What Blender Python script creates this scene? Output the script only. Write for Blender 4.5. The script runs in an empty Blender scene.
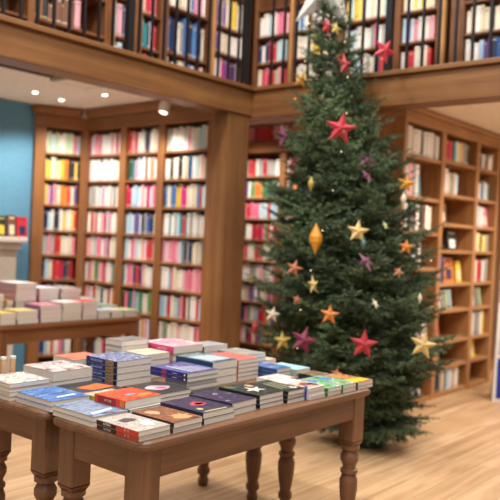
import bpy, bmesh, math, random
import numpy as np
from mathutils import Matrix, Vector
KEEP = set([134,138,144,153,155,160,164,167,169,171,181,187,205,206,209,255,256,258,268,272,277,282,283,290,292,293,297,304,309,314,315,318,320,323,324,326,328,330,332,334,337,340,342,343,347,348,353,354,363,364,372,377,398,399,400,401,403,404,405,410,411,412,413,415,421,422,423,426,427,434,437,442,443,445,446,448,451,452,453,455,457,499,502,503,515,516,536,552,565,582,586,617,633,775,776,777,778,782,783,784,786,787,790,791,792,800,801,803,848,852,853,885,939,940,942,944,945,946,962,963,971,972,993,994,995,996,997,999,1000,1003,1039,1052,1054,1066,1077,1084,1090,1167,1169,1176,1177,1179,1180,1182,1194,1195,1197,1198,1199,1201,1202,1203,1205,1206,1226,1228,1229,1232,1237,1239,1240,1241,1243,1285,1286,1287])   # the shelf books that show largest
rnd = random.Random(7)
PI = math.pi
scene = bpy.context.scene
COL = scene.collection

# ------------------------------------------------------------------ materials
def lin(h):
    if isinstance(h, (tuple, list)): return (*h[:3], 1.0)
    v = [int(h[i:i+2], 16)/255 for i in (0, 2, 4)]
    return (*[c/12.92 if c <= .04045 else ((c+.055)/1.055)**2.4 for c in v], 1.0)

class NT:
    def __init__(s, name):
        s.m = bpy.data.materials.new(name); s.m.use_nodes = True
        s.t = s.m.node_tree; s.b = s.t.nodes['Principled BSDF']
    def n(s, kind, **kw):
        nd = s.t.nodes.new(kind)
        for k, v in kw.items():
            if k in nd.inputs: nd.inputs[k].default_value = v
            else: setattr(nd, k, v)
        return nd
    def l(s, a, ao, b, bi): s.t.links.new(a.outputs[ao], b.inputs[bi])

def ramp(nt, stops, interp='LINEAR'):
    r = nt.n('ShaderNodeValToRGB'); cr = r.color_ramp; cr.interpolation = interp
    while len(cr.elements) < len(stops): cr.elements.new(.5)
    for e, (p, c) in zip(cr.elements, stops): e.position = p; e.color = lin(c)
    return r

def plain(name, c, rough=.6, metal=0, emit=0):
    nt = NT(name)
    no = nt.n('ShaderNodeTexNoise', Scale=30.0, Detail=2.0)
    tc = nt.n('ShaderNodeTexCoord'); nt.l(tc, 'Object', no, 'Vector')
    L = lin(c)
    r = ramp(nt, [(.3, tuple(x*.93 for x in L[:3])), (.7, tuple(min(1, x*1.05) for x in L[:3]))])
    nt.l(no, 'Fac', r, 'Fac'); nt.l(r, 'Color', nt.b, 'Base Color')
    nt.b.inputs['Roughness'].default_value = rough; nt.b.inputs['Metallic'].default_value = metal
    if emit:
        nt.b.inputs['Emission Color'].default_value = L; nt.b.inputs['Emission Strength'].default_value = emit
    return nt.m

def wood(name, c0, c1, axis='x', scale=1.0, rough=.45, knots=False):
    nt = NT(name)
    tc = nt.n('ShaderNodeTexCoord'); mp = nt.n('ShaderNodeMapping')
    st = {'x': (1.2, 22, 22), 'y': (22, 1.2, 22), 'z': (22, 22, 1.2)}[axis]
    mp.inputs['Scale'].default_value = tuple(v*scale for v in st)
    nt.l(tc, 'Object', mp, 'Vector')
    no = nt.n('ShaderNodeTexNoise', Scale=1.0, Detail=5.0, Roughness=.6, Distortion=.6); nt.l(mp, 'Vector', no, 'Vector')
    r = ramp(nt, [(.28, c1), (.5, c0), (.75, c1)] if knots else [(.3, c1), (.65, c0)])
    nt.l(no, 'Fac', r, 'Fac')
    big = nt.n('ShaderNodeTexNoise', Scale=2.3, Detail=2.0); nt.l(tc, 'Object', big, 'Vector')
    mx = nt.n('ShaderNodeMixRGB', blend_type='MULTIPLY'); mx.inputs[0].default_value = .5
    r2 = ramp(nt, [(.3, 'C8BEB4'), (.7, 'FFFFFF')]); nt.l(big, 'Fac', r2, 'Fac')
    nt.l(r, 'Color', mx, 1); nt.l(r2, 'Color', mx, 2); nt.l(mx, 'Color', nt.b, 'Base Color')
    bp = nt.n('ShaderNodeBump', Strength=.12, Distance=.003); nt.l(no, 'Fac', bp, 'Height'); nt.l(bp, 'Normal', nt.b, 'Normal')
    nt.b.inputs['Roughness'].default_value = rough
    return nt.m

def cover_mat(name, kind, cols, scale=18.0, rough=.42):
    nt = NT(name); tc = nt.n('ShaderNodeTexCoord')
    if kind == 'tile':
        t = nt.n('ShaderNodeTexVoronoi', Scale=scale, feature='F1'); nt.l(tc, 'Object', t, 'Vector'); out = (t, 'Distance')
    elif kind == 'streak':
        mp = nt.n('ShaderNodeMapping'); mp.inputs['Scale'].default_value = (scale*.35, scale*1.7, scale); mp.inputs['Rotation'].default_value = (0, 0, .6)
        nt.l(tc, 'Object', mp, 'Vector'); t = nt.n('ShaderNodeTexNoise', Scale=1.0, Detail=3.0, Distortion=1.2); nt.l(mp, 'Vector', t, 'Vector'); out = (t, 'Fac')
    elif kind == 'wave':
        t = nt.n('ShaderNodeTexWave', Scale=scale*.35, Distortion=6.0, Detail=3.0); nt.l(tc, 'Object', t, 'Vector'); out = (t, 'Fac')
    else:
        t = nt.n('ShaderNodeTexNoise', Scale=scale, Detail=3.0, Distortion=.8); nt.l(tc, 'Object', t, 'Vector'); out = (t, 'Fac')
    fine = nt.n('ShaderNodeTexNoise', Scale=95.0, Detail=2.0); nt.l(tc, 'Object', fine, 'Vector')
    n = len(cols)
    if kind in ('wave',): pos = [i/n for i in range(n)]
    elif kind == 'tile': pos = [0]+[.2+.4*i/(n-1) for i in range(1, n)]
    else: pos = [0]+[.36+.26*i/(n-1) for i in range(1, n)]
    r = ramp(nt, list(zip(pos, cols)), 'CONSTANT' if kind == 'tile' else 'LINEAR')
    ad = nt.n('ShaderNodeMath', operation='MULTIPLY_ADD'); ad.inputs[1].default_value = .22; nt.l(fine, 'Fac', ad, 0); nt.l(out[0], out[1], ad, 2)
    sb = nt.n('ShaderNodeMath', operation='SUBTRACT'); sb.inputs[1].default_value = .11; nt.l(ad, 'Value', sb, 0)
    nt.l(sb, 'Value', r, 'Fac'); nt.l(r, 'Color', nt.b, 'Base Color')
    nt.b.inputs['Roughness'].default_value = rough
    return nt.m

def attr_mat(name, rough=.55):
    nt = NT(name); a = nt.n('ShaderNodeAttribute', attribute_name='tint'); nt.l(a, 'Color', nt.b, 'Base Color')
    nt.b.inputs['Roughness'].default_value = rough
    return nt.m

def pages_mat():
    nt = NT('paper_pages'); tc = nt.n('ShaderNodeTexCoord'); mp = nt.n('ShaderNodeMapping')
    mp.inputs['Scale'].default_value = (6, 6, 900); nt.l(tc, 'Object', mp, 'Vector')
    no = nt.n('ShaderNodeTexNoise', Scale=1.0, Detail=2.0); nt.l(mp, 'Vector', no, 'Vector')
    r = ramp(nt, [(.3, 'CFC9C1'), (.7, 'EAE5DE')]); nt.l(no, 'Fac', r, 'Fac'); nt.l(r, 'Color', nt.b, 'Base Color')
    nt.b.inputs['Roughness'].default_value = .85
    return nt.m

def floor_mat():
    nt = NT('oak_floor_boards'); tc = nt.n('ShaderNodeTexCoord')
    br = nt.n('ShaderNodeTexBrick'); br.offset = .37
    br.inputs['Scale'].default_value = 1.0; br.inputs['Brick Width'].default_value = 1.9; br.inputs['Row Height'].default_value = .185
    br.inputs['Mortar Size'].default_value = .0022; br.inputs['Mortar Smooth'].default_value = .2
    br.inputs['Color1'].default_value = lin('D9B78F'); br.inputs['Color2'].default_value = lin('C6A279'); br.inputs['Mortar'].default_value = lin('86664A')
    nt.l(tc, 'Object', br, 'Vector')
    mp = nt.n('ShaderNodeMapping'); mp.inputs['Scale'].default_value = (1.1, 16, 1); nt.l(tc, 'Object', mp, 'Vector')
    no = nt.n('ShaderNodeTexNoise', Scale=1.0, Detail=5.0, Distortion=.8); nt.l(mp, 'Vector', no, 'Vector')
    r = ramp(nt, [(.3, 'C9AE92'), (.65, 'FFFFFF')]); nt.l(no, 'Fac', r, 'Fac')
    mx = nt.n('ShaderNodeMixRGB', blend_type='MULTIPLY'); mx.inputs[0].default_value = .75
    nt.l(br, 'Color', mx, 1); nt.l(r, 'Color', mx, 2); nt.l(mx, 'Color', nt.b, 'Base Color')
    nt.b.inputs['Roughness'].default_value = .42
    return nt.m

M = {}
CW, CD = 'A36E40', '84542B'
for ax in 'xyz':
    M['case_'+ax] = wood('bookcase_oak_'+ax, CW, CD, ax)
    M['rcase_'+ax] = wood('warm_bookcase_oak_'+ax, 'BE8A58', 'A06C3C', ax)
    M['dcase_'+ax] = wood('upper_bookcase_oak_'+ax, '8C5A33', '643C20', ax)
    M['beam_'+ax] = wood('beam_oak_'+ax, '8F6339', '744B28', ax, .7)
    M['table_'+ax] = wood('table_pine_'+ax, '8A6144', '634430', ax, .8, .42)
    M['btable_'+ax] = wood('far_table_pine_'+ax, '97633F', '754828', ax, .8, .42)
M['back'] = wood('bookcase_back_board', '7E4E30', '623B22', 'z')
M['lightpost'] = wood('pale_oak_lipping', 'D2A066', 'B98449', 'z')
M['floor'] = floor_mat()
M['ceiling'] = plain('ceiling_plaster', 'F6EADB', .9)
M['blue'] = plain('blue_wall_paint', '5F94B2', .8)
M['wallwood'] = wood('panelled_wall', '8F5E36', '74491F', 'z')
M['stone'] = plain('fire_surround_stone', 'DCD4C8', .7)
M['darkfirebox'] = plain('dark_firebox', '1D1713', .9)
M['iron'] = plain('black_iron', '17151A', .5, .3)
M['whitemetal'] = plain('white_lamp_metal', 'E6E2DC', .4)
M['lens'] = plain('lamp_lens', 'FFF6EA', .4, 0, 9)
M['vent'] = plain('vent_metal', 'A39A92', .6)
M['darkslot'] = plain('vent_slot', '241C18', .9)
M['pages'] = pages_mat()
M['tint'] = attr_mat('book_cloth_and_paper')
M['bark'] = plain('fir_bark', '4A3A2A', .9)
M['pot'] = plain('dark_green_pot', '16201E', .5)
M['wire'] = plain('green_wire', '16261A', .6)
M['bulb'] = plain('warm_fairy_bulb', 'FFE2B0', .4, 0, 2.5)
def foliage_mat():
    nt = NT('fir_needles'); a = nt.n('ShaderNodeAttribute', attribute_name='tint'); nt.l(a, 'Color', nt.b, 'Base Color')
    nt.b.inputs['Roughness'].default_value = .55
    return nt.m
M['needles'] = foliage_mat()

# ------------------------------------------------------------------ objects
def meta(o, label=None, cat=None, group=None, kind=None):
    if label:
        assert 4 <= len(label.split()) <= 16, label
        o['label'] = label
    if cat: o['category'] = cat
    if group: o['group'] = group
    if kind: o['kind'] = kind
    return o

def thing(name, label, cat, loc=(0, 0, 0), rz=0.0, group=None, kind=None):
    o = bpy.data.objects.new(name, None); COL.objects.link(o)
    o.empty_display_size = .05; o.location = loc; o.rotation_euler = (0, 0, rz)
    return meta(o, label, cat, group, kind)

def finish(name, bm, mat, parent=None, loc=(0, 0, 0), rz=0.0, smooth=False):
    me = bpy.data.meshes.new(name)
    bmesh.ops.recalc_face_normals(bm, faces=bm.faces)
    bm.to_mesh(me); bm.free()
    if mat: me.materials.append(mat)
    if smooth:
        for p in me.polygons: p.use_smooth = True
    return link(name, me, parent, loc, rz)

def link(name, me, parent=None, loc=(0, 0, 0), rz=0.0):
    o = bpy.data.objects.new(name, me); COL.objects.link(o)
    o.location = loc; o.rotation_euler = (0, 0, rz)
    if parent: o.parent = parent
    return o

def box(bm, x0, x1, y0, y1, z0, z1, bev=0.0, seg=2):
    r = bmesh.ops.create_cube(bm, size=1.0); vs = r['verts']
    for v in vs:
        v.co = ((x0+x1)/2+v.co.x*(x1-x0), (y0+y1)/2+v.co.y*(y1-y0), (z0+z1)/2+v.co.z*(z1-z0))
    if bev:
        es = list({e for v in vs for e in v.link_edges})
        bmesh.ops.bevel(bm, geom=es, offset=bev, segments=seg, affect='EDGES', profile=.6)
    return bm

def bx(*a, **k): return box(bmesh.new(), *a, **k)

def lathe(prof, seg=20, cx=0, cy=0, bm=None):
    bm = bm or bmesh.new(); rings = []
    for z, r in prof:
        rings.append([bm.verts.new((cx+r*math.cos(2*PI*i/seg), cy+r*math.sin(2*PI*i/seg), z)) for i in range(seg)])
    for a, b in zip(rings, rings[1:]):
        for i in range(seg): bm.faces.new((a[i], a[(i+1) % seg], b[(i+1) % seg], b[i]))
    bm.faces.new(rings[0][::-1]); bm.faces.new(rings[-1])
    return bm

def tube(pts, r, seg=6, bm=None):
    bm = bm or bmesh.new(); rings = []
    pts = [Vector(p) for p in pts]
    for i, p in enumerate(pts):
        d = (pts[min(i+1, len(pts)-1)]-pts[max(i-1, 0)]).normalized()
        u = d.orthogonal().normalized(); w = d.cross(u)
        rr = r[i] if isinstance(r, (list, tuple)) else r
        rings.append([bm.verts.new(p+u*rr*math.cos(2*PI*k/seg)+w*rr*math.sin(2*PI*k/seg)) for k in range(seg)])
    for a, b in zip(rings, rings[1:]):
        for i in range(seg): bm.faces.new((a[i], a[(i+1) % seg], b[(i+1) % seg], b[i]))
    bm.faces.new(rings[0][::-1]); bm.faces.new(rings[-1])
    return bm

def struct(name, bm, mat, loc=(0, 0, 0), rz=0.0):
    return meta(finish(name, bm, mat, None, loc, rz), kind='structure')

# ------------------------------------------------------------------ camera (yaw, pitch and roll taken from the room's own vanishing points)
R = ((.639, -.768, .045), (-.015, .045, .999), (-.769, -.639, .017))
X = Vector((623., -15., -749.)).normalized(); Y = Vector((-900., 53., -749.)); Y = (Y-X*X.dot(Y)).normalized(); Zc = X.cross(Y)
cam_d = bpy.data.cameras.new('camera'); cam = bpy.data.objects.new('camera', cam_d); COL.objects.link(cam)
mw = Matrix(((X.x, X.y, X.z), (Y.x, Y.y, Y.z), (Zc.x, Zc.y, Zc.z))).to_4x4()
mw.translation = (0, 0, 1.5); cam.matrix_world = mw
cam_d.sensor_width = 36; cam_d.lens = 749/500*36; cam_d.clip_start = .05
cam_d.dof.use_dof = True; cam_d.dof.focus_distance = 2.95; cam_d.dof.aperture_fstop = 2.3
scene.camera = cam

# ------------------------------------------------------------------ setting
struct('floor', bx(-1.5, 10, -2.5, 8.5, -.06, 0), M['floor'])
struct('wall_left', bx(1.0, 4.44, 6.63, 6.75, 0, 2.75), M['blue'])
struct('wall_back', bx(6.75, 6.87, 3.6, 8.4, 0, 2.75), M['wallwood'])
struct('wall_right', bx(6.03, 9.2, 3.57, 3.69, 0, 2.75), M['wallwood'])
struct('wall_end', bx(9.2, 9.3, -2.5, 3.69, 0, 2.75), M['ceiling'])
struct('ceiling', bx(-.5, 9.6, 4.405, 8.4, 2.752, 2.765), M['ceiling'])
struct('ceiling_right', bx(5.205, 9.6, -1.5, 4.4, 2.752, 2.765), M['ceiling'])
struct('floor_mezzanine', bx(-.5, 9.6, 4.405, 8.4, 2.766, 2.80), M['beam_x'])
struct('floor_mezzanine_right', bx(5.205, 9.6, -1.5, 4.4, 2.766, 2.80), M['beam_y'])
struct('wall_upper_left', bx(-.5, 6.3, 5.35, 5.45, 2.80, 5.2), M['wallwood'])
struct('wall_upper_right', bx(6.3, 6.4, -1.5, 5.45, 2.80, 5.2), M['wallwood'])
o = struct('trim_beam_left', bx(-.5, 5.0, 4.2, 4.4, 2.55, 2.762, bev=.006), M['beam_x'])
o = struct('trim_beam_right', bx(5.0, 5.2, -1.5, 4.4, 2.535, 2.762, bev=.006), M['beam_y'])
struct('trim_ledge_left', bx(-.5, 4.97, 4.17, 4.402, 2.763, 2.80, bev=.006), M['beam_x'])
struct('trim_ledge_right', bx(4.972, 5.203, -1.5, 4.402, 2.763, 2.80, bev=.006), M['beam_y'])
bm = bx(4.715, 4.985, 4.215, 4.38, 0, 2.549, bev=.008)
struct('trim_column', bm, M['beam_z'])
struct('baseboard_right', bx(8.25, 9.2, 3.55, 3.569, 0, .12), M['rcase_x'])

# ------------------------------------------------------------------ shelf books
PAL = {'white': ['F1ECE4', 'EAE4DB', 'F4F1EC'], 'cream': ['E6D8BA', 'EADFC8'], 'pale blue': ['B4D2E2', 'C3DDE6', 'A5C6DC'],
       'blue': ['3D6BAF', '2F5EA6', '4C83BE'], 'navy': ['1E2C52', '26325C'], 'teal': ['2E8A90', '2A9DB0'], 'green': ['4E8A56', '6A9A5C'],
       'pale green': ['B9D3A6', 'C9DCBB'], 'dark green': ['24463A', '2C4F38'], 'yellow': ['E8C443', 'F0D36A'], 'orange': ['E2883A', 'DD7B33'],
       'red': ['C72D38', 'D23A3E'], 'crimson': ['B5163F', 'C71F48'], 'pink': ['E58BA0', 'EFA9B4', 'E9789A'], 'magenta': ['CC2F86'],
       'purple': ['69498C', '7B5B9A'], 'grey': ['9B9893', 'B1ADA6'], 'black': ['201E20', '2A282A'], 'brown': ['77503A', '8A5E40'],
       'beige': ['CDB08A', 'D8BF9C']}
ORD = ['first', 'second', 'third', 'fourth', 'fifth', 'sixth', 'seventh', 'eighth', 'ninth', 'tenth', 'eleventh', 'twelfth', 'thirteenth',
       'fourteenth', 'fifteenth', 'sixteenth', 'seventeenth', 'eighteenth', 'nineteenth', 'twentieth']
PAGE = lin('DAD0C2')

def book_geo(t, d, h, col, band, face=False):
    """upright book: spine to local -y, x in 0..t, y in 0..d, z in 0..h -> verts, faces, face colours"""
    V, F, C = [], [], []
    c, b = col, band
    zs = [0, .06*h, .11*h, .55*h, .84*h, .9*h, h]
    cs = [c, b, c, c, b, c]
    if face: cs = [c, c, b, c, b, c]
    bow = 0 if face else min(.006, t*.18)
    xs = [0, .2*t, .5*t, .8*t, t]; ys = [bow, bow*.25, 0, bow*.25, bow]
    n = len(xs)
    for z in zs:
        for x, y in zip(xs, ys): V.append((x, y, z))
    for j in range(len(zs)-1):
        for i in range(n-1):
            a = j*n+i; F.append((a, a+1, a+1+n, a+n))
            C.append(cs[j] if (0 < i < n-2 or j not in (2, 4)) else c)
    # boards
    k = len(V); e = .0022; pin = .004
    for z in (0, h): V += [(0, d, z), (t, d, z)]
    top = (len(zs)-1)*n
    F += [(0, top, k+2, k), (n-1, k+1, k+3, top+n-1)]; C += [c, c]
    # page block (slightly recessed top and fore edge)
    p = len(V)
    V += [(e, bow+.002, h-pin), (t-e, bow+.002, h-pin), (t-e, d-pin, h-pin), (e, d-pin, h-pin), (e, d-pin, 0.001), (t-e, d-pin, .001), (e, bow+.002, .001), (t-e, bow+.002, .001)]
    F += [(p, p+1, p+2, p+3), (p+3, p+2, p+5, p+4), (p+6, p+4, p+5, p+7)]; C += [PAGE]*3
    # inner faces of boards
    V += [(e, bow, 0), (e, d, 0), (e, d, h), (e, bow, h), (t-e, bow, 0), (t-e, d, 0), (t-e, d, h), (t-e, bow, h)]
    q = p+8
    F += [(q, q+1, q+2, q+3), (q+4, q+7, q+6, q+5), (k, k+2, q+2, q+1), (k+1, q+5, q+6, k+3), (top, q+3, q+2, k+2), (top+n-1, k+3, q+6, q+7)]; C += [c]*6
    return V, F, C

def tint_mesh(name, V, F, C, mat):
    me = bpy.data.meshes.new(name); me.from_pydata(V, [], F)
    at = me.color_attributes.new('tint', 'FLOAT_COLOR', 'CORNER')
    buf = []
    for f, c in zip(F, C): buf += list(c)*len(f)
    at.data.foreach_set('color', buf); me.materials.append(mat)
    return me

STUFF = ([], [], [])
BOOKN = [0]
def put_book(mat4, t, d, h, colname, label, group, face=False):
    key = BOOKN[0]; BOOKN[0] += 1
    col = lin(rnd.choice(PAL[colname]))
    bandn = rnd.choice(['white', 'cream', 'black', 'navy', 'yellow', 'red', 'white']) if rnd.random() < .75 else colname
    if bandn == colname: bandn = 'black' if colname in ('white', 'cream', 'beige', 'grey') else 'cream'
    band = lin(PAL[bandn][0])
    if not face: band = tuple(.5*a+.5*b for a, b in zip(band, col))
    V, F, C = book_geo(t, d, h, col, band, face)
    if key in KEEP or key > 1288 or 'slumped' in label:
        o = bpy.data.objects.new('book', tint_mesh('book', V, F, C, M['tint'])); COL.objects.link(o)
        o.matrix_world = mat4; meta(o, label, 'book', group)
    else:
        n = len(STUFF[0]); STUFF[0].extend([tuple(mat4 @ Vector(v)) for v in V])
        STUFF[1].extend([tuple(i+n for i in f) for f in F]); STUFF[2].extend(C)

class Case:
    def __init__(s, name, label, O, ang, depth, mats, desc):
        s.root = thing(name, label, 'bookcase', O, ang); s.O = O; s.a = ang; s.d = depth; s.last = {}; s.m = mats; s.desc = desc
        s.mat = Matrix.Translation(O) @ Matrix.Rotation(ang, 4, 'Z')
    def part(s, name, x0, x1, y0, y1, z0, z1, mat, bev=.003):
        return finish(name, bx(x0, x1, y0, y1, z0, z1, bev=bev, seg=1), M[mat], s.root)
    def upright(s, x0, x1, z0, z1): s.part('upright', x0, x1, 0, s.d-.016, z0, z1, s.m+'_z')
    def bay(s, x0, x1, shelves, th=.024):
        for z in shelves: s.part('shelf', x0+.0005, x1-.0005, .006, s.d-.017, z-th, z, s.m+'_x')
    def back(s, x0, x1, z0, z1): s.part('back_panel', x0, x1, s.d-.015, s.d, z0, z1, 'back', 0)
    def row(s, x0, x1, z, clear, cols, bayname, rowname, tmin=.022, tmax=.05, hmin=.7, hmax=.93, dd=.14, setback=.025, group=None, seq=False, order0=0, pale=.0):
        """fill a shelf from x0 to x1; cols is a list of colour names, drawn at random or (seq) in order"""
        x = x0+.002; items = []
        k = 0
        while True:
            t = rnd.uniform(tmin, tmax)
            if x+t > x1-.002: break
            if seq and k >= len(cols): break
            c = cols[k] if seq else cols[min(len(cols)-1, int((x-x0)/(x1-x0)*len(cols)+rnd.uniform(-1.2, 1.2)) if rnd.random() < .6 else rnd.randrange(len(cols)))] if not seq else cols[k]
            if not seq and rnd.random() < pale: c = rnd.choice(['white', 'white', 'cream', 'pale blue', 'pink'])
            h = clear*rnd.uniform(hmin, hmax)
            items.append((x, t, h, c)); x += t+.0012; k += 1
        for i, (x, t, h, c) in enumerate(items):
            lab = f"{c} book, {ORD[i+order0]} from left on the {rowname}, {bayname}{s.desc}"
            d = min(dd+rnd.uniform(-.02, .02), s.d-.05)
            put_book(s.mat @ Matrix.Translation((x, setback+rnd.uniform(0, .012), z+.0006)), t, d, h, c, lab, group or f"books on {s.desc.replace(' of ', '').strip() or 'shelves'}")
        x = items[-1][0]+items[-1][1]+.0012
        s.last[(x0, z)] = x
        return len(items), x
    def single(s, x, z, t, d, h, c, lab, tilt=0, y=.03, face=False, group=None):
        m = s.mat @ Matrix.Translation((x, y, z+.0008))
        if tilt < 0: m = m @ Matrix.Rotation(tilt, 4, 'Y')                      # top leans to the left
        elif tilt > 0: m = m @ Matrix.Translation((t, 0, 0)) @ Matrix.Rotation(tilt, 4, 'Y') @ Matrix.Translation((-t, 0, 0))
        if face: m = m @ Matrix.Rotation(-.12, 4, 'X')
        put_book(m, t, d, h, c, lab, group or f"books on {s.desc.replace(' of ', '').strip()}", face)

ROWN = ['top shelf', 'second shelf', 'third shelf', 'fourth shelf', 'fifth shelf', 'sixth shelf', 'seventh shelf', 'eighth shelf', 'lowest shelf']
H9 = -PI/2
ZL = [2.276, 2.01, 1.746, 1.48, 1.23, .975, .715, .455, .19]
mixed = ['white', 'pink', 'red', 'pale blue', 'cream', 'navy', 'white', 'grey', 'teal', 'crimson', 'white', 'orange', 'blue']
LROWS = {
 'A': [['pink', 'blue', 'red', 'white', 'pale blue', 'white', 'pink'], ['white', 'pink', 'white', 'pale blue', 'white', 'cream'], ['white', 'grey', 'pink', 'pale blue', 'white', 'cream', 'blue'],
       ['red', 'white', 'pink', 'white', 'pale blue', 'white', 'orange'], ['pink', 'cream', 'red', 'pink', 'brown', 'crimson'], ['white', 'pink', 'green', 'red', 'pink', 'grey'], mixed, mixed, mixed],
 'B': [['red', 'orange', 'pink', 'cream', 'navy', 'pale blue', 'teal'], ['teal', 'dark green', 'brown', 'orange', 'white', 'pink'], ['crimson', 'pink', 'pale blue', 'pale blue', 'cream', 'magenta', 'pink'],
       ['pale blue', 'beige', 'white', 'grey', 'navy', 'blue', 'purple'], ['white', 'pale blue', 'white', 'pink', 'red', 'red', 'crimson', 'red'], ['pink', 'red', 'navy', 'white', 'teal', 'white'],
       ['dark green', 'teal', 'grey', 'green', 'pale blue'], mixed, mixed],
 'C': [['grey', 'pale green', 'white', 'white', 'white', 'white', 'white', 'white'], ['white', 'cream', 'black', 'blue', 'pale blue', 'cream', 'white'], ['blue', 'yellow', 'white', 'magenta', 'cream', 'cream', 'red'],
       ['red', 'white', 'teal', 'black', 'white', 'white', 'grey'], ['pale blue', 'pink', 'grey', 'navy', 'black', 'cream', 'white'], ['white', 'cream', 'white', 'pink', 'pink', 'teal'],
       ['pink', 'pale blue', 'crimson', 'red', 'black', 'yellow', 'grey', 'navy'], ['red', 'green', 'pink', 'white', 'grey', 'cream'], mixed],
 'D': [['pale green', 'pale green', 'pale blue', 'red', 'cream', 'pale blue'], ['orange', 'yellow', 'pale green', 'red', 'white', 'black'], ['pink', 'yellow', 'cream', 'orange', 'purple', 'red'],
       ['navy', 'white', 'black', 'pale blue', 'yellow', 'red'], ['grey', 'pink', 'red', 'cream', 'pink'], ['navy', 'blue', 'red', 'brown', 'cream', 'crimson'], mixed, mixed, mixed]}

# tall left bookcase, along the wall facing the tables
lc = Case('bookcase', 'tall oak bookcase of four rows beyond the left beam, packed with small paperbacks', (4.9, 6.36, 0), H9, .24, 'case', ' of tall left bookcase')
lc.root['label'] = 'tall oak wall bookcase packed with paperbacks, between corner bookcase and square column'
lb = [(.03, .535, 'A', 'left bay'), (.63, 1.085, 'B', 'middle bay'), (1.172, 1.732, 'C', 'right bay')]
for a, b in ((.0, .03), (.535, .63), (1.085, 1.172), (1.732, 1.79)): lc.upright(a, b, 0, 2.53)
lc.part('pilaster', 1.791, 1.945, -.02, lc.d, 0, 2.53, 'case_z')
lc.back(0, 1.79, .02, 2.53)
lc.part('plinth', .031, 1.73, .03, .2, 0, .1, 'case_x')
lc.part('frieze', .0, 1.945, -.005, lc.d, 2.531, 2.66, 'case_x'); lc.part('cornice', .02, 1.96, -.055, lc.d, 2.661, 2.75, 'case_x', .02)
for a, b, k, bn in lb:
    lc.bay(a, b, ZL)
    for i, z in enumerate(ZL):
        lc.row(a, b, z, .232, LROWS[k][i], bn, ROWN[i], .02, .044, .80, .97, pale=.25, group='paperbacks in the tall left bookcase')
# diagonal corner bookcase
ang = math.atan2(-.24, .46)
dc = Case('bookcase', 'narrow oak bookcase set across the corner beside the blue wall', (4.44, 6.60, 0), ang, .22, 'case', 'corner bookcase')
dc.part('pilaster', 0, .115, -.02, dc.d, 0, 2.53, 'case_z'); dc.upright(.468, .518, 0, 2.53)
dc.back(.116, .518, .02, 2.53)
dc.part('frieze', 0, .518, -.005, dc.d, 2.531, 2.66, 'case_x'); dc.part('cornice', -.04, .47, -.055, dc.d, 2.661, 2.75, 'case_x', .02)
dc.part('plinth', .116, .467, .03, .2, 0, .1, 'case_x')
dc.bay(.115, .468, ZL)
for i, z in enumerate(ZL): dc.row(.115, .468, z, .232, LROWS['D'][i], '', ROWN[i], .02, .044, .80, .97, pale=.15, group='paperbacks in the corner bookcase')
# far bookcase seen between column and tree
ZF = [2.177, 1.936, 1.706, 1.477, 1.247, 1.017, .787, .557, .327]
fc = Case('bookcase', 'distant oak bookcase of paperbacks seen between square column and fir tree', (6.4, 5.85, 0), H9, .26, 'case', ' of distant bookcase')
fb = [(.05, .885, 'left bay'), (.97, 1.70, 'right bay')]
for a, b in ((0, .05), (.885, .97), (1.70, 1.75)): fc.upright(a, b, 0, 2.43)
fc.back(0, 1.75, .02, 2.43); fc.part('frieze', 0, 1.75, -.03, fc.d, 2.431, 2.56, 'case_x', .01)
fc.part('plinth', .051, 1.699, .03, .2, 0, .1, 'case_x')
FR = [['white', 'crimson', 'red', 'red', 'crimson', 'grey', 'white'], ['white', 'navy', 'purple', 'orange', 'green', 'cream', 'navy'], ['pink', 'red', 'pink', 'cream', 'pale blue', 'white'], ['red', 'white', 'black', 'green', 'crimson', 'white'],
      ['white', 'red', 'red', 'cream', 'white'], ['pink', 'white', 'grey', 'pink'], ['grey', 'purple', 'white', 'beige'], mixed, mixed]
for a, b, bn in fb:
    fc.bay(a, b, ZF, .02)
    for i, z in enumerate(ZF): fc.row(a, b, z, .2, FR[i], bn, ROWN[i], .03, .065, .84, .97, pale=.15, group='paperbacks in the distant bookcase')
for i in range(7):
    c = ['beige', 'pink', 'red', 'pink', 'beige', 'cream', 'pink'][i]
    fc.single(.06+i*.235, 2.561, .21, .13, .165, c, f'{c} boxed volume, {ORD[i]} from left along the top of the distant bookcase', y=.02, face=False, group='volumes on top of the distant bookcase')

# right bookcase
rc = Case('bookcase', 'open oak bookcase with deep cubby shelves right of the fir tree', (5.975, 3.24, 0), 0, .31, 'rcase', ' of right bookcase')
ZR1 = [2.32, 1.945, 1.622, 1.285, .925, .6, .27, .04]
ZR2 = [2.345, 2.016, 1.724, 1.46, 1.13, .864, .552, .30, .04]
for a, b in ((0, .04), (.765, .84), (1.585, 1.66), (2.15, 2.21)): rc.upright(a, b, 0, 2.60)
rc.back(0, 2.21, .02, 2.6)
rc.part('frieze', 0, 2.21, -.004, rc.d, 2.601, 2.70, 'rcase_x'); rc.part('cornice', -.02, 2.23, -.04, rc.d, 2.701, 2.75, 'rcase_x', .012)
for a, b, zz in ((.04, .765, ZR1), (.84, 1.585, ZR2), (1.66, 2.15, ZR2)):
    rc.bay(a, b, zz, .034)
    rc.part('plinth', a+.001, b-.001, .03, .25, 0, .005+.001, 'rcase_x', 0)
B1, B2, B3 = 'left bay', 'middle bay', 'right bay'
G = 'books in the right bookcase'
rc.row(.06, .62, ZR1[0], .27, ['grey', 'white', 'white', 'white', 'black', 'white', 'white', 'grey', 'grey'], B1, ROWN[0], .06, .09, .84, .96, .2, seq=True, group=G)
n, x = rc.row(.05, .47, ZR1[1], .33, ['pink', 'white', 'pink', 'grey', 'white'], B1, ROWN[1], .05, .075, .8, .92, .2, seq=True, group=G)
rc.single(x+.01, ZR1[1], .03, .18, .2, 'teal', 'teal book leaning left at the end of second shelf, left bay of right bookcase', -.22, group=G)
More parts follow.
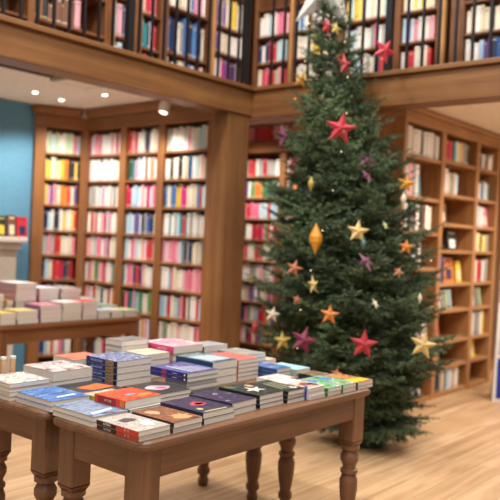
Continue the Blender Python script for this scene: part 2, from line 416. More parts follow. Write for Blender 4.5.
rc.row(.05, .72, ZR1[2], .28, ['teal', 'white', 'black', 'grey', 'brown', 'white', 'black', 'brown', 'white', 'cream', 'cream'], B1, ROWN[2], .05, .08, .82, .97, .2, seq=True, group=G)
rc.row(.05, .56, ZR1[3], .3, ['pale blue', 'white', 'yellow', 'blue', 'white', 'grey', 'white'], B1, ROWN[3], .05, .075, .75, .95, .2, seq=True, group=G)
rc.row(.05, .56, ZR1[4], .3, ['purple', 'black', 'purple', 'grey', 'navy', 'teal', 'navy', 'teal'], B1, ROWN[4], .045, .075, .82, .95, .2, seq=True, group=G)
rc.row(.3, .6, ZR1[5], .28, ['pale blue', 'white', 'grey', 'white'], B1, ROWN[5], .04, .07, .65, .9, .2, seq=True, group=G)
rc.row(.1, .5, ZR1[6], .28, ['cream', 'orange', 'brown', 'white'], B1, ROWN[6], .04, .07, .5, .75, .2, seq=True, group=G)
xx = .20
for i, (c, tl) in enumerate((('brown', 0), ('grey', 0), ('beige', -.3), ('navy', -.38), ('grey', -.42), ('navy', -.5), ('white', -.62))):
    rc.single(xx, ZR1[7], .028, .18, .17+.01*(i % 3), c, f'{c} book, {ORD[i]} from left among slumped books on bottom shelf of right bookcase', tl, group=G)
    xx += (.03 if i == 0 else .095) if not tl else .062+abs(tl)*.02
rc.row(.88, 1.45, ZR2[0], .22, ['crimson', 'crimson', 'red', 'teal', 'pale blue', 'yellow', 'beige', 'beige', 'grey', 'black'], B2, ROWN[0], .045, .07, .88, .98, .2, seq=True, group=G)
rc.row(.86, 1.2, ZR2[1], .29, ['pink', 'white', 'cream', 'grey'], B2, ROWN[1], .04, .07, .6, .9, .2, seq=True, group=G)
rc.single(.92, ZR2[2], .2, .03, .21, 'brown', 'brown book standing face out on third shelf, middle bay of right bookcase', 0, .09, True, G)
rc.single(1.18, ZR2[3], .22, .03, .2, 'black', 'black and brown book standing face out on fourth shelf, middle bay of right bookcase', 0, .09, True, G)
n, x = rc.row(.86, 1.06, ZR2[4], .28, ['navy', 'purple', 'black'], B2, ROWN[4], .035, .05, .8, .95, .2, seq=True, group=G)
rc.single(1.11, ZR2[4], .22, .03, .25, 'orange', 'orange book standing face out on fifth shelf, middle bay of right bookcase', 0, .08, True, G)
rc.single(1.40, ZR2[4], .12, .03, .22, 'yellow', 'yellow book standing face out on fifth shelf, middle bay of right bookcase', 0, .08, True, G)
for i, c in enumerate(('white', 'grey', 'pale green', 'pale blue')):
    rc.single(.925+i*.085, ZR2[5], .035, .18, .2, c, f'{c} leaning book, {ORD[i]} from left on sixth shelf, middle bay of right bookcase', -.33, group=G)
rc.single(.9, ZR2[6], .16, .03, .2, 'red', 'red and white book standing face out on seventh shelf, middle bay of right bookcase', 0, .08, True, G)
rc.single(.88, ZR2[7], .16, .03, .17, 'green', 'green book standing face out on eighth shelf, middle bay of right bookcase', 0, .06, True, G)
rc.row(.87, 1.42, ZR2[8], .235, ['purple', 'navy', 'black', 'grey', 'beige', 'navy', 'pale blue', 'pale blue', 'white', 'beige', 'cream'], B2, ROWN[8], .035, .065, .85, .98, .2, seq=True, group=G)
rc.row(1.68, 2.1, ZR2[0], .22, ['grey', 'black', 'white', 'grey', 'brown', 'white', 'white'], B3, ROWN[0], .04, .07, .5, .8, .2, seq=True, group=G)
rc.row(1.68, 1.85, ZR2[1], .29, ['pale blue', 'white', 'blue'], B3, ROWN[1], .04, .06, .5, .7, .2, seq=True, group=G)
rc.row(1.68, 1.92, ZR2[2], .25, ['white', 'pale blue', 'grey', 'white'], B3, ROWN[2], .04, .06, .8, .95, .2, seq=True, group=G)
rc.single(1.95, ZR2[2], .15, .03, .22, 'pink', 'pale pink book standing face out on third shelf, right bay of right bookcase', 0, .06, True, G)
rc.row(1.72, 2.1, ZR2[3], .22, ['cream', 'yellow', 'black', 'yellow', 'yellow', 'grey'], B3, ROWN[3], .045, .07, .75, .95, .2, seq=True, group=G)
rc.row(1.74, 2.1, ZR2[4], .28, ['cream', 'crimson', 'red', 'brown', 'white', 'grey', 'grey'], B3, ROWN[4], .035, .06, .75, .95, .2, seq=True, group=G)
for i, c in enumerate(('white', 'grey', 'pale green')):
    rc.single(1.745+i*.09, ZR2[5], .04, .18, .2, c, f'{c} leaning book, {ORD[i]} from left on sixth shelf, right bay of right bookcase', -.36, group=G)
rc.row(1.68, 2.06, ZR2[6], .28, ['white', 'white', 'grey', 'grey', 'grey', 'white', 'yellow'], B3, ROWN[6], .04, .065, .84, .95, .2, seq=True, group=G)
rc.single(1.76, ZR2[7], .2, .03, .19, 'yellow', 'yellow and green book standing face out on eighth shelf, right bay of right bookcase', 0, .08, True, G)

# upper left bookcase (mezzanine, behind the left railing)
ul = Case('bookcase', 'dark oak bookcase on the gallery behind the left railing', (2.7, 5.0, 2.80), 0, .28, 'dcase', ' of left gallery bookcase')
ups = [(0, .06), (.56, .62), (1.30, 1.36), (1.63, 1.71), (1.93, 2.02), (2.56, 2.60), (3.12, 3.17)]
for a, b in ups: ul.upright(a, b, 0, 2.0)
for a in (1.363, 2.601): ul.part('lipping', a, a+.035, -.012, .02, 0, 2.0, 'lightpost')
ul.back(0, 3.17, .02, 2.0); ul.part('cornice', 0, 3.17, -.005, ul.d, 2.001, 2.08, 'dcase_x', .01)
bays = [(.06, .56, [.02, .30, .60, .95]), (.62, 1.30, [.02, .32, .62, .95]), (1.40, 1.63, [.02, .36, .70]), (1.71, 1.93, [.02, .33, .63, .95]), (2.02, 2.56, [.02, .36, .78, 1.2]), (2.64, 3.12, [.02, .22, .50, .76, 1.1])]
UB = ['first bay', 'second bay', 'third bay', 'fourth bay', 'fifth bay', 'sixth bay']
dark = ['brown', 'black', 'brown', 'black', 'pink', 'brown', 'grey', 'brown', 'black', 'white']
for i, (a, b, zz) in enumerate(bays):
    ul.bay(a, b, zz)
    for j, z in enumerate(zz[:-1]):
        cl = zz[j+1]-z-.03
        cols = dark if i < 2 else mixed
        if i == 4: cols = ['white', 'cream', 'grey', 'navy', 'cream', 'white', 'blue', 'blue', 'navy', 'pink', 'cream']
        if i == 5: cols = ['white', 'purple', 'cream', 'black', 'yellow', 'white', 'magenta']
        nn = len(zz)-2-j
        ul.row(a+.01, b-(.22 if i < 2 else .02), z, min(cl, .38), cols, UB[i], ROWN[nn], .025, .055, .5 if i < 2 else .75, .95, .2, group='books in the left gallery bookcase')
# upper right bookcase (behind the right railing)
ur = Case('bookcase', 'oak bookcase on the gallery behind the right railing and tree top', (5.9, 4.985, 2.80), H9, .28, 'dcase', ' of right gallery bookcase')
ups = [(0, .04), (.45, .51), (1.02, 1.08), (1.62, 1.68), (2.03, 2.08), (2.16, 2.28), (2.78, 2.84), (3.4, 3.46)]
for a, b in ups: ur.upright(a, b, 0, 2.0)
for a in (.472, 2.081): ur.part('lipping', a, a+.03, -.014, -.001, 0, 2.0, 'lightpost') if a < 1 else ur.part('lipping', a, a+.035, -.012, .02, 0, 2.0, 'lightpost')
ur.back(0, 3.46, .02, 2.0); ur.part('cornice', 0, 3.46, -.03, ur.d, 2.001, 2.08, 'dcase_x', .01)
ZU = [.02, .215, .47, .74, 1.02]
bays = [(.04, .45), (.51, 1.02), (1.08, 1.62), (1.68, 2.03), (2.28, 2.78), (2.84, 3.4)]
UC = [[['pink', 'red', 'pink'], ['pink', 'red', 'green', 'cream', 'pale green', 'red'], ['red', 'white', 'red', 'navy', 'pale blue', 'orange'], ['white', 'pale blue', 'white', 'pink', 'white']],
      [['pink', 'red'], ['white', 'cream', 'orange', 'white'], ['white', 'cream', 'yellow', 'pale green', 'white', 'pink'], ['blue', 'pale blue', 'white', 'pink', 'orange', 'white']],
      [mixed, mixed, ['white', 'pale blue', 'white', 'grey', 'pink'], ['yellow', 'white', 'pale blue', 'cream']],
      [['cream', 'brown'], ['white', 'black', 'cream', 'red'], ['pale blue', 'pink', 'white', 'purple', 'white'], ['white', 'cream', 'yellow']],
      [['white', 'grey'], ['white', 'white', 'pale blue', 'navy', 'purple', 'blue', 'yellow', 'black'], ['white', 'black', 'cream', 'cream', 'cream', 'grey'], ['brown']],
      [mixed, ['blue', 'pale blue', 'teal', 'grey', 'brown'], ['pale green', 'white', 'pink', 'red', 'grey', 'brown', 'beige'], ['brown']]]
for i, (a, b) in enumerate(bays):
    ur.bay(a, b, ZU, .022)
    for j, z in enumerate(ZU[:-1]):
        if j == 3 and i >= 4: continue
        ur.row(a+.01, b-.015, z, ZU[j+1]-z-.03, UC[i][j], UB[i], ROWN[3-j], .026, .055, .75, .96, .2, group='books in the right gallery bookcase')

# railings
def railing(label, p0, p1, step, posts, r=.009):
    L = (Vector(p1)-Vector(p0)).length; a = math.atan2(p1[1]-p0[1], p1[0]-p0[0])
    t = thing('railing', label, 'railing', p0, a)
    n = int(L/step)
    pz = [p for p in posts]
    for i in range(1, n):
        x = i*step
        if any(abs(x-q) < .05 for q in pz): continue
        finish('baluster', bx(x-r, x+r, -r, r, 0, .96), M['iron'], t)
    for q in pz: finish('post', bx(q-.026, q+.026, -.026, .026, 0, .96, bev=.003), M['iron'], t)
    finish('handrail', bx(-.02, L, -.03, .03, .961, 1.0, bev=.01), M['iron'], t)
railing('black iron railing along the left gallery edge', (1.6, 4.26, 2.8005), (5.0, 4.26, 2.8005), .125, [.85, 2.03, 3.34])
railing('black iron railing along the right gallery edge behind the tree', (5.07, 4.2, 2.8005), (5.07, .6, 2.8005), .13, [1.275, 2.7])

# ------------------------------------------------------------------ ceiling fittings, fireplace
for i, (x, y, lab) in enumerate(((4.02, 6.0, 'round ceiling downlight nearest the blue wall, leftmost of three'), (4.38, 6.1, 'round ceiling downlight in front of the corner bookcase, middle of three'),
                                 (4.41, 5.48, 'round ceiling downlight right of the other two, nearest the beam'))):
    t = thing('ceiling_light', lab, 'light', (x, y, 2.7515), 0, 'recessed ceiling downlights')
    finish('trim_ring', lathe([(-.008, .04), (-.0005, .044)], 24), M['whitemetal'], t, smooth=False)
    finish('lens', lathe([(-.012, .018), (-.0085, .027)], 20), M['lens'], t)
t = thing('spotlight', 'white cylindrical spotlight hanging from the ceiling before the tall bookcase', 'spotlight', (4.70, 4.97, 2.7515))
finish('canopy', lathe([(-.02, .045), (0, .05)], 20), M['whitemetal'], t)
finish('stem', lathe([(-.07, .01), (-.0201, .01)], 10), M['whitemetal'], t)
bm = lathe([(-.11, .046), (-.10, .05), (-.02, .05), (.0, .042)], 24); bmesh.ops.rotate(bm, verts=bm.verts, cent=(0, 0, 0), matrix=Matrix.Rotation(.3, 3, 'Y')); bmesh.ops.translate(bm, verts=bm.verts, vec=(0, 0, -.06))
finish('lamp_head', bm, M['whitemetal'], t)
bm = lathe([(-.1135, .022), (-.1105, .03)], 20); bmesh.ops.rotate(bm, verts=bm.verts, cent=(0, 0, 0), matrix=Matrix.Rotation(.3, 3, 'Y')); bmesh.ops.translate(bm, verts=bm.verts, vec=(0, 0, -.06))
finish('lens', bm, M['lens'], t)
t = thing('ceiling_vent', 'long linear air vent with dark slot in the white ceiling', 'vent', (3.3, 5.2, 2.7515))
finish('frame', bx(-1.6, .38, -.085, .085, -.014, 0, bev=.002), M['vent'], t)
finish('slot', bx(-1.58, .36, -.055, .055, -.0165, -.0141), M['darkslot'], t)
t = thing('ceiling_unit', 'pale rectangular ceiling air unit at the right end of linear vent', 'vent', (3.95, 5.2, 2.7515))
finish('casing', bx(-.255, .13, -.12, .12, -.03, 0, bev=.006), M['vent'], t)
finish('grille', bx(-.22, .10, -.09, .09, -.033, -.0301), M['ceiling'], t)

t = thing('fireplace', 'pale stone fireplace with deep mantel against the blue wall', 'fireplace', (3.55, 6.628, 0))
finish('mantel_shelf', bx(-.8, .70, -.26, 0, 1.345, 1.40, bev=.012), M['stone'], t)
finish('mantel_moulding', bx(-.76, .67, -.22, 0, 1.28, 1.344, bev=.02), M['stone'], t)
finish('frieze', bx(-.72, .645, -.16, 0, 1.21, 1.279, bev=.006), M['stone'], t)
for a, b in ((-.72, -.52), (.45, .645)):
    finish('jamb', bx(a, b, -.16, 0, 0, 1.209, bev=.006), M['stone'], t)
finish('firebox', bx(-.519, .439, -.05, 0, .0, 1.209), M['darkfirebox'], t)  # near-black slab filling the fire opening
for i, (x, w, h, c, lab) in enumerate(((4.0, .1, .2, 'black', 'dark book standing face out on the mantel, third from right end'), (4.12, .085, .21, 'brown', 'reddish brown book standing face out on the mantel, second from right end'),
                                     (4.222, .115, .2, 'red', 'red book standing face out at the right end of the mantel'), (3.88, .11, .2, 'brown', 'brown book standing face out on the mantel, fourth from right end'))):
    put_book(Matrix.Translation((x-.04, 6.45, 1.4008)) @ Matrix.Rotation(-.08, 4, 'X'), w, .03, h, c, lab, 'books on the mantel', True)

# ------------------------------------------------------------------ tables
def turned_leg(H, w, block_top, block_bot, bm=None, cx=0, cy=0):
    bm = bm or bmesh.new(); h = w/2
    # square block with pyramid chamfer below
    box(bm, cx-h, cx+h, cy-h, cy+h, block_bot, block_top, bev=.004, seg=1)
    bmv = []
    rr = h
    lvl = [(block_bot, h), (block_bot-.035, h*.62)]
    rings = []
    for z, r in lvl: rings.append([bm.verts.new((cx+sx*r, cy+sy*r, z)) for sx, sy in ((-1, -1), (1, -1), (1, 1), (-1, 1))])
    for i in range(4): bm.faces.new((rings[1][i], rings[1][(i+1) % 4], rings[0][(i+1) % 4], rings[0][i]))
    b = block_bot
    prof = [(0, .024), (.03, .03), (.06, .022), (.075, .034), (.10, .034), (.115, .026), (b-.30, .036), (b-.25, .041), (b-.205, .042), (b-.178, .034), (b-.172, .030), (b-.165, .040), (b-.148, .040), (b-.142, .030),
            (b-.125, .032), (b-.10, .043), (b-.078, .043), (b-.055, .033), (b-.046, .031), (b-.042, .044), (b-.022, .044), (b-.018, .036), (b, .030)]
    s = w/.085
    lathe([(z, r*s) for z, r in prof], 24, cx, cy, bm)
    return bm

def table(label, x0, x1, y0, y1, H, mat, legw=.095, group=None, ins=.03):
    t = thing('display_table', label, 'table', ((x0+x1)/2, (y0+y1)/2, 0), 0, group)
    hx, hy = (x1-x0)/2, (y1-y0)/2
    bm = bmesh.new(); rc_ = .05; pts = []
    for cx, cy, a0 in ((hx-rc_, hy-rc_, 0), (-hx+rc_, hy-rc_, 90), (-hx+rc_, -hy+rc_, 180), (hx-rc_, -hy+rc_, 270)):
        for k in range(7):
            a = math.radians(a0+15*k); pts.append((cx+rc_*math.cos(a), cy+rc_*math.sin(a)))
    th = .036
    prof = [(H-th, -.008), (H-th+.006, 0), (H-.018, .002), (H-.006, -.002), (H, -.010)]
    rings = []
    for z, e in prof:
        ring = []
        for (px, py) in pts:
            fx, fy = 1+e/hx, 1+e/hy
            ring.append(bm.verts.new((px*fx, py*fy, z)))
        rings.append(ring)
    n = len(pts)
    for a, b in zip(rings, rings[1:]):
        for i in range(n): bm.faces.new((a[i], a[(i+1) % n], b[(i+1) % n], b[i]))
    bm.faces.new(rings[0][::-1]); bm.faces.new(rings[-1])
    finish('table_top', bm, M[mat+'_x'], t)
    zt = H-th-.0005; lo = zt-.115
    lx, ly = hx-ins-legw/2, hy-ins-legw/2
    for sx in (-1, 1):
        for sy in (-1, 1):
            finish('leg', turned_leg(H, legw, zt, zt-.238, cx=sx*lx, cy=sy*ly), M[mat+'_z'], t)
    ax, ay = lx-legw/2-.0005, ly-legw/2-.0005
    for sy in (-1, 1):
        yy = sy*(ly+legw/2-.016)
        finish('apron_rail', bx(-ax, ax, yy-.011, yy+.011, lo, zt, bev=.002, seg=1), M[mat+'_x'], t)
    for sx in (-1, 1):
        xx = sx*(lx+legw/2-.016)
        finish('apron_rail', bx(xx-.011, xx+.011, -ay, ay, lo, zt, bev=.002, seg=1), M[mat+'_y'], t)
    return t
table('dark pine table nearest the camera, with turned legs, covered in book stacks', 1.805, 3.40, 1.955, 2.512, .75, 'table', group='pair of pine tables')
table('dark pine table pushed against the back of the nearest table', 1.805, 3.40, 2.553, 3.13, .75, 'table', ins=.05, group='pair of pine tables')
table('far orange brown pine table of books before the tall left bookcase', 3.10, 4.56, 5.0, 5.72, .75, 'btable', .085)

# ------------------------------------------------------------------ books lying on the tables
K = {}
def cm(key, kind, cols, scale=18.0):
    if key not in K: K[key] = cover_mat('cover_'+key, kind, cols, scale)
    return K[key]
def solid(c):
    k = 's'+c
    if k not in K: K[k] = plain('board_'+c, c, .45)
    return K[k]

FC, SPN = {}, {}
BACKC = solid('B4ADA6')
def flat_book(loc, rz, w, l, t, top, spine, flip, label, group, back=None):
    """book lying flat: spine on local -x (or +x when flip), -y edge shows pages"""
    o = thing('book', label, 'book', loc, rz, group)
    e = .0010
    s = -1 if not flip else 1
    xs0, xs1 = (0, w)
    bm = bx(0, w, 0, l, t-e, t); FC[o.name] = finish('front_cover', bm, top, o)
    bm = bx(0, w, 0, l, 0, e); finish('back_cover', bm, back or BACKC, o)
    if flip:
        SPN[o.name] = finish('spine', bx(w-.002, w, 0, l, e, t-e), spine, o); p0, p1 = .0012, w-.0021
    else:
        SPN[o.name] = finish('spine', bx(0, .002, 0, l, e, t-e), spine, o); p0, p1 = .0021, w-.0012
    finish('page_block', bx(p0, p1, .0012, l-.0012, e+.0001, t-e-.0001), M['pages'], o)
    return o

def text_mesh(s, size, squeeze=1.0):
    cu = bpy.data.curves.new('lettering', 'FONT'); cu.body = s; cu.size = size; cu.extrude = .0002; cu.align_x = 'CENTER'; cu.align_y = 'CENTER'
    ob = bpy.data.objects.new('lettering', cu); COL.objects.link(ob)
    dg = bpy.context.evaluated_depsgraph_get(); me = bpy.data.meshes.new_from_object(ob.evaluated_get(dg))
    bpy.data.objects.remove(ob); bpy.data.curves.remove(cu)
    for v in me.vertices: v.co.x *= squeeze
    return me
TX = {}
def spine_text(book, s, size, mat, ly, t, squeeze=1.0, name='spine_lettering', x=-.0004):
    k = (s, size, mat.name, squeeze)
    if k not in TX:
        me = text_mesh(s, size, squeeze); me.materials.clear(); me.materials.append(mat); TX[k] = me
    o = bpy.data.objects.new(name, TX[k]); COL.objects.link(o); o.parent = SPN[book.name]
    o.matrix_local = Matrix(((0, 0, -1, x), (-1, 0, 0, ly), (0, 1, 0, t/2), (0, 0, 0, 1)))
    return o
def spine_patch(book, y0, y1, z0, z1, mat, name='spine_band'):
    return finish(name, bx(-.0006, -.0001, y0, y1, z0, z1), mat, SPN[book.name])
def picture(book, pts, t, mat, name='cover_picture', h=.0005):
    bm = bmesh.new()
    lo = [bm.verts.new((x, y, t+.0001)) for x, y in pts]; hi = [bm.verts.new((x, y, t+h)) for x, y in pts]
    n = len(pts)
    bm.faces.new(lo[::-1]); bm.faces.new(hi)
    for i in range(n): bm.faces.new((lo[i], lo[(i+1) % n], hi[(i+1) % n], hi[i]))
    return finish(name, bm, mat, FC[book.name])
def ell(cx, cy, rx, ry, n=16, wob=0, seed=1):
    q = random.Random(seed)
    return [(cx+rx*math.cos(2*PI*i/n)*(1+q.uniform(-wob, wob)), cy+ry*math.sin(2*PI*i/n)*(1+q.uniform(-wob, wob))) for i in range(n)]

def ordcopy(i, n):
    if n == 1: return 'single copy'
    if i == n-1: return 'topmost copy'
    if i == 0: return 'bottom copy'
    if n == 3: return 'middle copy'
    return ORD[n-1-i]+' copy from top'

def stack(x0, y0, w, l, n, t, top, spine, desc, flip=False, z=.75, rz=0.0, jit=.0025, group=None, hook=None):
    q = random.Random(int(x0*997+y0*577)); zz = z+.0006
    out = []
    for i in range(n):
        dx, dy = (q.uniform(-jit, jit), q.uniform(-jit, jit))
        o = flat_book((x0+dx, y0+dy, zz), rz+q.uniform(-.006, .006), w, l, t, top, spine, flip, f"{ordcopy(i, n)} of {desc}", group or 'stacked books on the front tables')
        if hook: hook(o, i, n, w, l, t)
        zz += t+.0005; out.append(o)
    return zz

WHT, BLK = solid('EDE8E0'), solid('1C1B1E')
# --- nearest table, front row
red = cm('redart', 'streak', ['3A3640', 'C8C0BC', '6A6670', 'DAD4CC', 'B09A6A', 'C9C4C4', '4A4654', 'D0C8C0'], 34.0)
def hook_red(o, i, n, w, l, t):
    spine_patch(o, 0, l*.5, .0016, t-.0016, solid('C83A2A')); spine_patch(o, l*.52, l-.002, .0016, t-.0016, BLK)
    for y, s_, m in ((l*.26, 'O   TI  ', WHT), (l*.74, 'NATIONS', WHT)): spine_text(o, s_, t*.62, m, y, t, .85, x=-.0009)
    if i == n-1:
        picture(o, ell(.08, .15, .035, .028, 14, .25, 3), t, solid('4A4648')); picture(o, ell(.11, .07, .022, .04, 9, .5, 5), t, solid('CFD8E4'))
stack(1.812, 1.985, .158, .235, 2, .019, red, solid('D24A34'), 'red and black spined paperback at near corner of nearest table', hook=hook_red)
def hook_hand(o, i, n, w, l, t):
    if i == n-1:
        picture(o, [(.07, .03), (.10, .02), (.135, .03), (.125, .055), (.15, .07), (.12, .075), (.125, .11), (.105, .08), (.09, .115), (.085, .08), (.06, .095), (.07, .065), (.045, .055)], t, solid('E9A06A'))
        picture(o, ell(.05, .17, .03, .035, 12, .3, 8), t, solid('E0A27C'))
stack(1.985, 1.985, .158, .235, 2, .0205, cm('ember', 'streak', ['2A1E1A', '6A4030', 'A8623E', '46302A', 'B5764A', '3A2822'], 24.0), solid('2A2022'), 'orange and brown paperback second from near corner, nearest table', hook=hook_hand)
def hook_flower(o, i, n, w, l, t):
    if i == n-1:
        picture(o, ell(.10, .13, .04, .032, 15, .3, 4), t, solid('C64556')); picture(o, ell(.105, .125, .022, .014, 10, .4, 6), t, solid('E8B79C'))
        picture(o, ell(.04, .055, .014, .016, 12, .1, 2), t, solid('B7BF77'))
        picture(o, [(.02, .004), (.15, .004), (.15, .014), (.02, .018)], t, solid('B9B088'))
purp = cm('plum', 'blotch', ['221C32', '2E2742', '463A5C', '251F38'], 24.0)
stack(2.165, 2.0, .185, .245, 2, .024, purp, solid('2A2440'), 'dark purple paperback with red flower, front edge of nearest table', hook=hook_flower)
def hook_scatter(o, i, n, w, l, t):
    if i == n-1:
        for k in range(5): picture(o, ell(.03+.03*k, .05+.03*((k*2) % 5), .012, .008, 9, .3, k), t, solid(['8C7FA6', '6C5F8C', 'A7A0B4', '5C5080', '7A7090'][k]))
stack(2.362, 2.025, .172, .24, 2, .026, purp, solid('241F36'), 'dark purple paperback right of the red flower copies, nearest table', rz=.05, hook=hook_scatter)
def hook_bird(o, i, n, w, l, t):
    if i == n-1:
        picture(o, [(.03, .10), (.07, .115), (.085, .16), (.098, .12), (.15, .135), (.112, .10), (.135, .07), (.095, .082), (.06, .055), (.072, .09)], t, solid('E4E2DC'))
        picture(o, ell(.13, .17, .02, .03, 10, .4, 9), t, solid('C9A070'))
        picture(o, ell(.03, .2, .025, .025, 10, .4, 12), t, solid('5A6A48'))
stack(2.552, 2.03, .172, .24, 3, .0195, cm('nightgreen', 'blotch', ['15181A', '20262A', '38463A', '1A1D20'], 22.0), solid('16181C'), 'black paperback with white bird, front edge of nearest table', hook=hook_bird)
def hook_lines(o, i, n, w, l, t):
    if i == n-1:
        for k in range(4): picture(o, [(.02+.028*k, .05), (.03+.028*k, .05), (.06+.028*k, .19), (.05+.028*k, .19)], t, solid('A9A684'))
        picture(o, ell(.10, .05, .024, .02, 10, .2, 3), t, solid('D9D5C6'))
stack(2.735, 2.015, .14, .235, 3, .0185, cm('nightgreen', '', []), solid('16181C'), 'black paperback with pale lines, right of the white bird copies', hook=hook_lines)
def hook_face(o, i, n, w, l, t):
    if i == n-1:
        picture(o, [(.008, .01), (w-.008, .01), (w-.008, l-.09), (.008, l-.09)], t, solid('C9A091'))
        picture(o, ell(.065, .075, .04, .03, 14, .25, 7), t, solid('8E4E4A'), h=.0008); picture(o, ell(.045, .11, .03, .016, 12, .3, 4), t, solid('E6CFC2'), h=.0008)
        picture(o, ell(.1, .05, .018, .03, 12, .3, 5), t, solid('3B2A2C'), h=.0008)
stack(2.882, 1.995, .128, .225, 3, .018, cm('whiteface', 'blotch', ['E8E4DE', 'F0EDE8'], 10.0), WHT, 'white bordered paperback with pink portrait, front edge of nearest table', hook=hook_face)
grn = cm('meadow', 'blotch', ['3F8F3C', '69B04C', '8CC8A0', '4C7FB0', 'D4D2A8'], 20.0)
def hook_green(o, i, n, w, l, t):
    if i == n-1:
        picture(o, ell(.07, .15, .045, .03, 14, .25, 5), t, solid('5C86B8')); picture(o, ell(.05, .19, .02, .014, 9, .3, 6), t, solid('2E3A4A')); picture(o, ell(.06, .04, .03, .012, 10, .4, 8), t, solid('8C7A3C'))
stack(3.018, 1.985, .122, .225, 2, .020, grn, solid('3C7A3A'), 'green and blue paperback near right end of nearest table', hook=hook_green)
stack(3.143, 1.98, .122, .225, 2, .0205, grn, solid('3C7A3A'), 'green and blue paperback second from right end of nearest table', hook=hook_green)
def hook_yel(o, i, n, w, l, t):
    if i == n-1:
        picture(o, [(.01, .015), (w-.01, .015), (w-.01, .075), (.01, .09)], t, solid('E3C02F')); picture(o, ell(.06, .15, .04, .04, 13, .3, 5), t, solid('C08A4A'))
stack(3.275, 1.975, .15, .225, 2, .0185, cm('ochre', 'blotch', ['3B2F22', '9A6B3A', 'C9A47C', 'B05C34'], 20.0), BLK, 'yellow and brown paperback at right end of nearest table', hook=hook_yel)
# --- nearest table, second row
def hook_sk(o, i, n, w, l, t):
    if i == n-1: picture(o, [(.02, .03), (.14, .06), (.15, .08), (.03, .06)], t, solid('D6DCE6'))
stack(1.818, 2.245, .17, .26, 2, .020, cm('sketch', 'streak', ['3C4E70', '7488A8', 'AEBACC', '50648A', '98A6BE', '3F5276'], 30.0), solid('3A4152'), 'grey blue sketched paperback at left end of nearest table', flip=True, hook=hook_sk)
z = stack(2.042, 2.40, .16, .205, 2, .02, cm('lime', 'streak', ['C8CF4A', '9CB43C', 'D96AA0', 'DDE27A', '6AA0C8'], 16.0), solid('BFC84A'), 'lime green paperback under the red hardback, nearest table')
stack(2.0, 2.245, .2, .148, 2, .02, cm('greyunder', 'blotch', ['A8A29C', 'C0BAB2'], 10.0), solid('8A8580'), 'pale grey booklet under the front of the red hardback, nearest table')
def hook_rd(o, i, n, w, l, t):
    spine_patch(o, .055, l-.02, .003, t-.003, solid('A81E24')); spine_text(o, 'IN THE', t*.4, solid('F0D9A0'), l*.55, t, 1.0, x=-.0009)
    spine_patch(o, .005, .03, .003, t-.003, solid('E07A2C'))
    picture(o, ell(.10, .11, .055, .04, 14, .25, 5), t, solid('D9472E')); picture(o, ell(.1, .08, .035, .012, 12, .3, 7), t, solid('8C97A8'), h=.0009); picture(o, ell(.15, .05, .04, .02, 11, .3, 9), t, solid('E68A3A'))
flat = flat_book((1.985, 2.262, z+.0008), .03, .205, .185, .033, cm('scarlet', 'blotch', ['B5231F', 'D9382A', 'E2702C', 'C42A24'], 22.0), solid('D5401F'), False, 'thick red and orange book lying on lime green paperbacks, nearest table', 'stacked books on the front tables')
hook_rd(flat, 0, 1, .205, .185, .033)
def hook_pk(o, i, n, w, l, t):
    if i == n-1:
        picture(o, ell(.10, .11, .06, .045, 14, .25, 6), t, solid('B9A3AE')); picture(o, ell(.115, .10, .03, .02, 11, .35, 8), t, solid('C0506E'), h=.0009); picture(o, ell(.075, .13, .02, .015, 11, .3, 3), t, solid('E8DEDA'), h=.0009)
stack(2.225, 2.33, .205, .225, 3, .0185, cm('charcoal', 'blotch', ['232226', '2E2C30', '3A383C'], 12.0), solid('201F24'), 'charcoal paperback with pink figure, middle of nearest table', hook=hook_pk)
z = stack(2.505, 2.43, .215, .14, 3, .0195, solid('8E8A88'), solid('6A6A74'), 'grey paperback beneath the blue and purple pair, nearest table')
blp = cm('indigo', 'streak', ['1C2A78', '2A3280', '6C74A0', '20286C', '8A7AA4', '1E2870'], 16.0)
def hook_bp(o, i, n, w, l, t):
    spine_patch(o, .002, .03, .0018, t-.0018, BLK, 'spine_end'); finish('publisher_mark', bx(-.0012, -.0007, .011, .021, t*.3, t*.7), WHT, SPN[o.name])
    spine_patch(o, l*.55, l*.68, .0018, t-.0018, solid('9A3A7A')); spine_text(o, 'THE SECRET', t*.3, WHT, l*.33, t, 1.0)
    if i == n-1:
        for k in range(5): picture(o, [(.05+.03*k, .02), (.065+.03*k, .02), (.065+.03*k, .2-.02*k), (.05+.03*k, .2-.02*k)], t, solid(['C6C8D2', 'A8B2CE', 'C0AEC4', 'B8BECE', '9AA6C8'][k]))
stack(2.5, 2.425, .215, .25, 2, .021, blp, solid('26308A'), 'blue and purple paperback of the pair mid table, spine outward', z=z, hook=hook_bp)
def hook_pb(o, i, n, w, l, t):
    if i == n-1: picture(o, [(.02, .03), (w-.02, .03), (w-.02, .17), (.02, .2)], t, solid('AFC0C6')); picture(o, [(.015, .005), (w-.01, .005), (w-.01, .024), (.015, .026)], t, solid('27486E'))
stack(2.755, 2.50, .19, .26, 3, .039, cm('mist', 'blotch', ['2C3A44', '56707C', '8FA6AE', '3A4A54'], 14.0), solid('24446E'), 'thick pale blue covered paperback right of the blue and purple pair', hook=hook_pb)
stack(2.955, 2.50, .17, .235, 5, .0212, cm('coral', 'blotch', ['D2625A', 'DC7268', 'C8584E'], 8.0), solid('C05A52'), 'coral red covered paperback in tall pile, nearest table')
stack(3.135, 2.545+.045, .16, .22, 5, .021, cm('stone', 'blotch', ['84827C', '9A968E', 'B4AFA4'], 12.0), solid('8A8680'), 'grey covered paperback behind the coral pile, second table')
stack(3.135, 2.385, .125, .195, 3, .02, cm('cobalt', 'blotch', ['2F4E8E', '456AA8', '8C9CB8'], 14.0), solid('2A4A8A'), 'cobalt blue paperback right of the coral pile, nearest table')
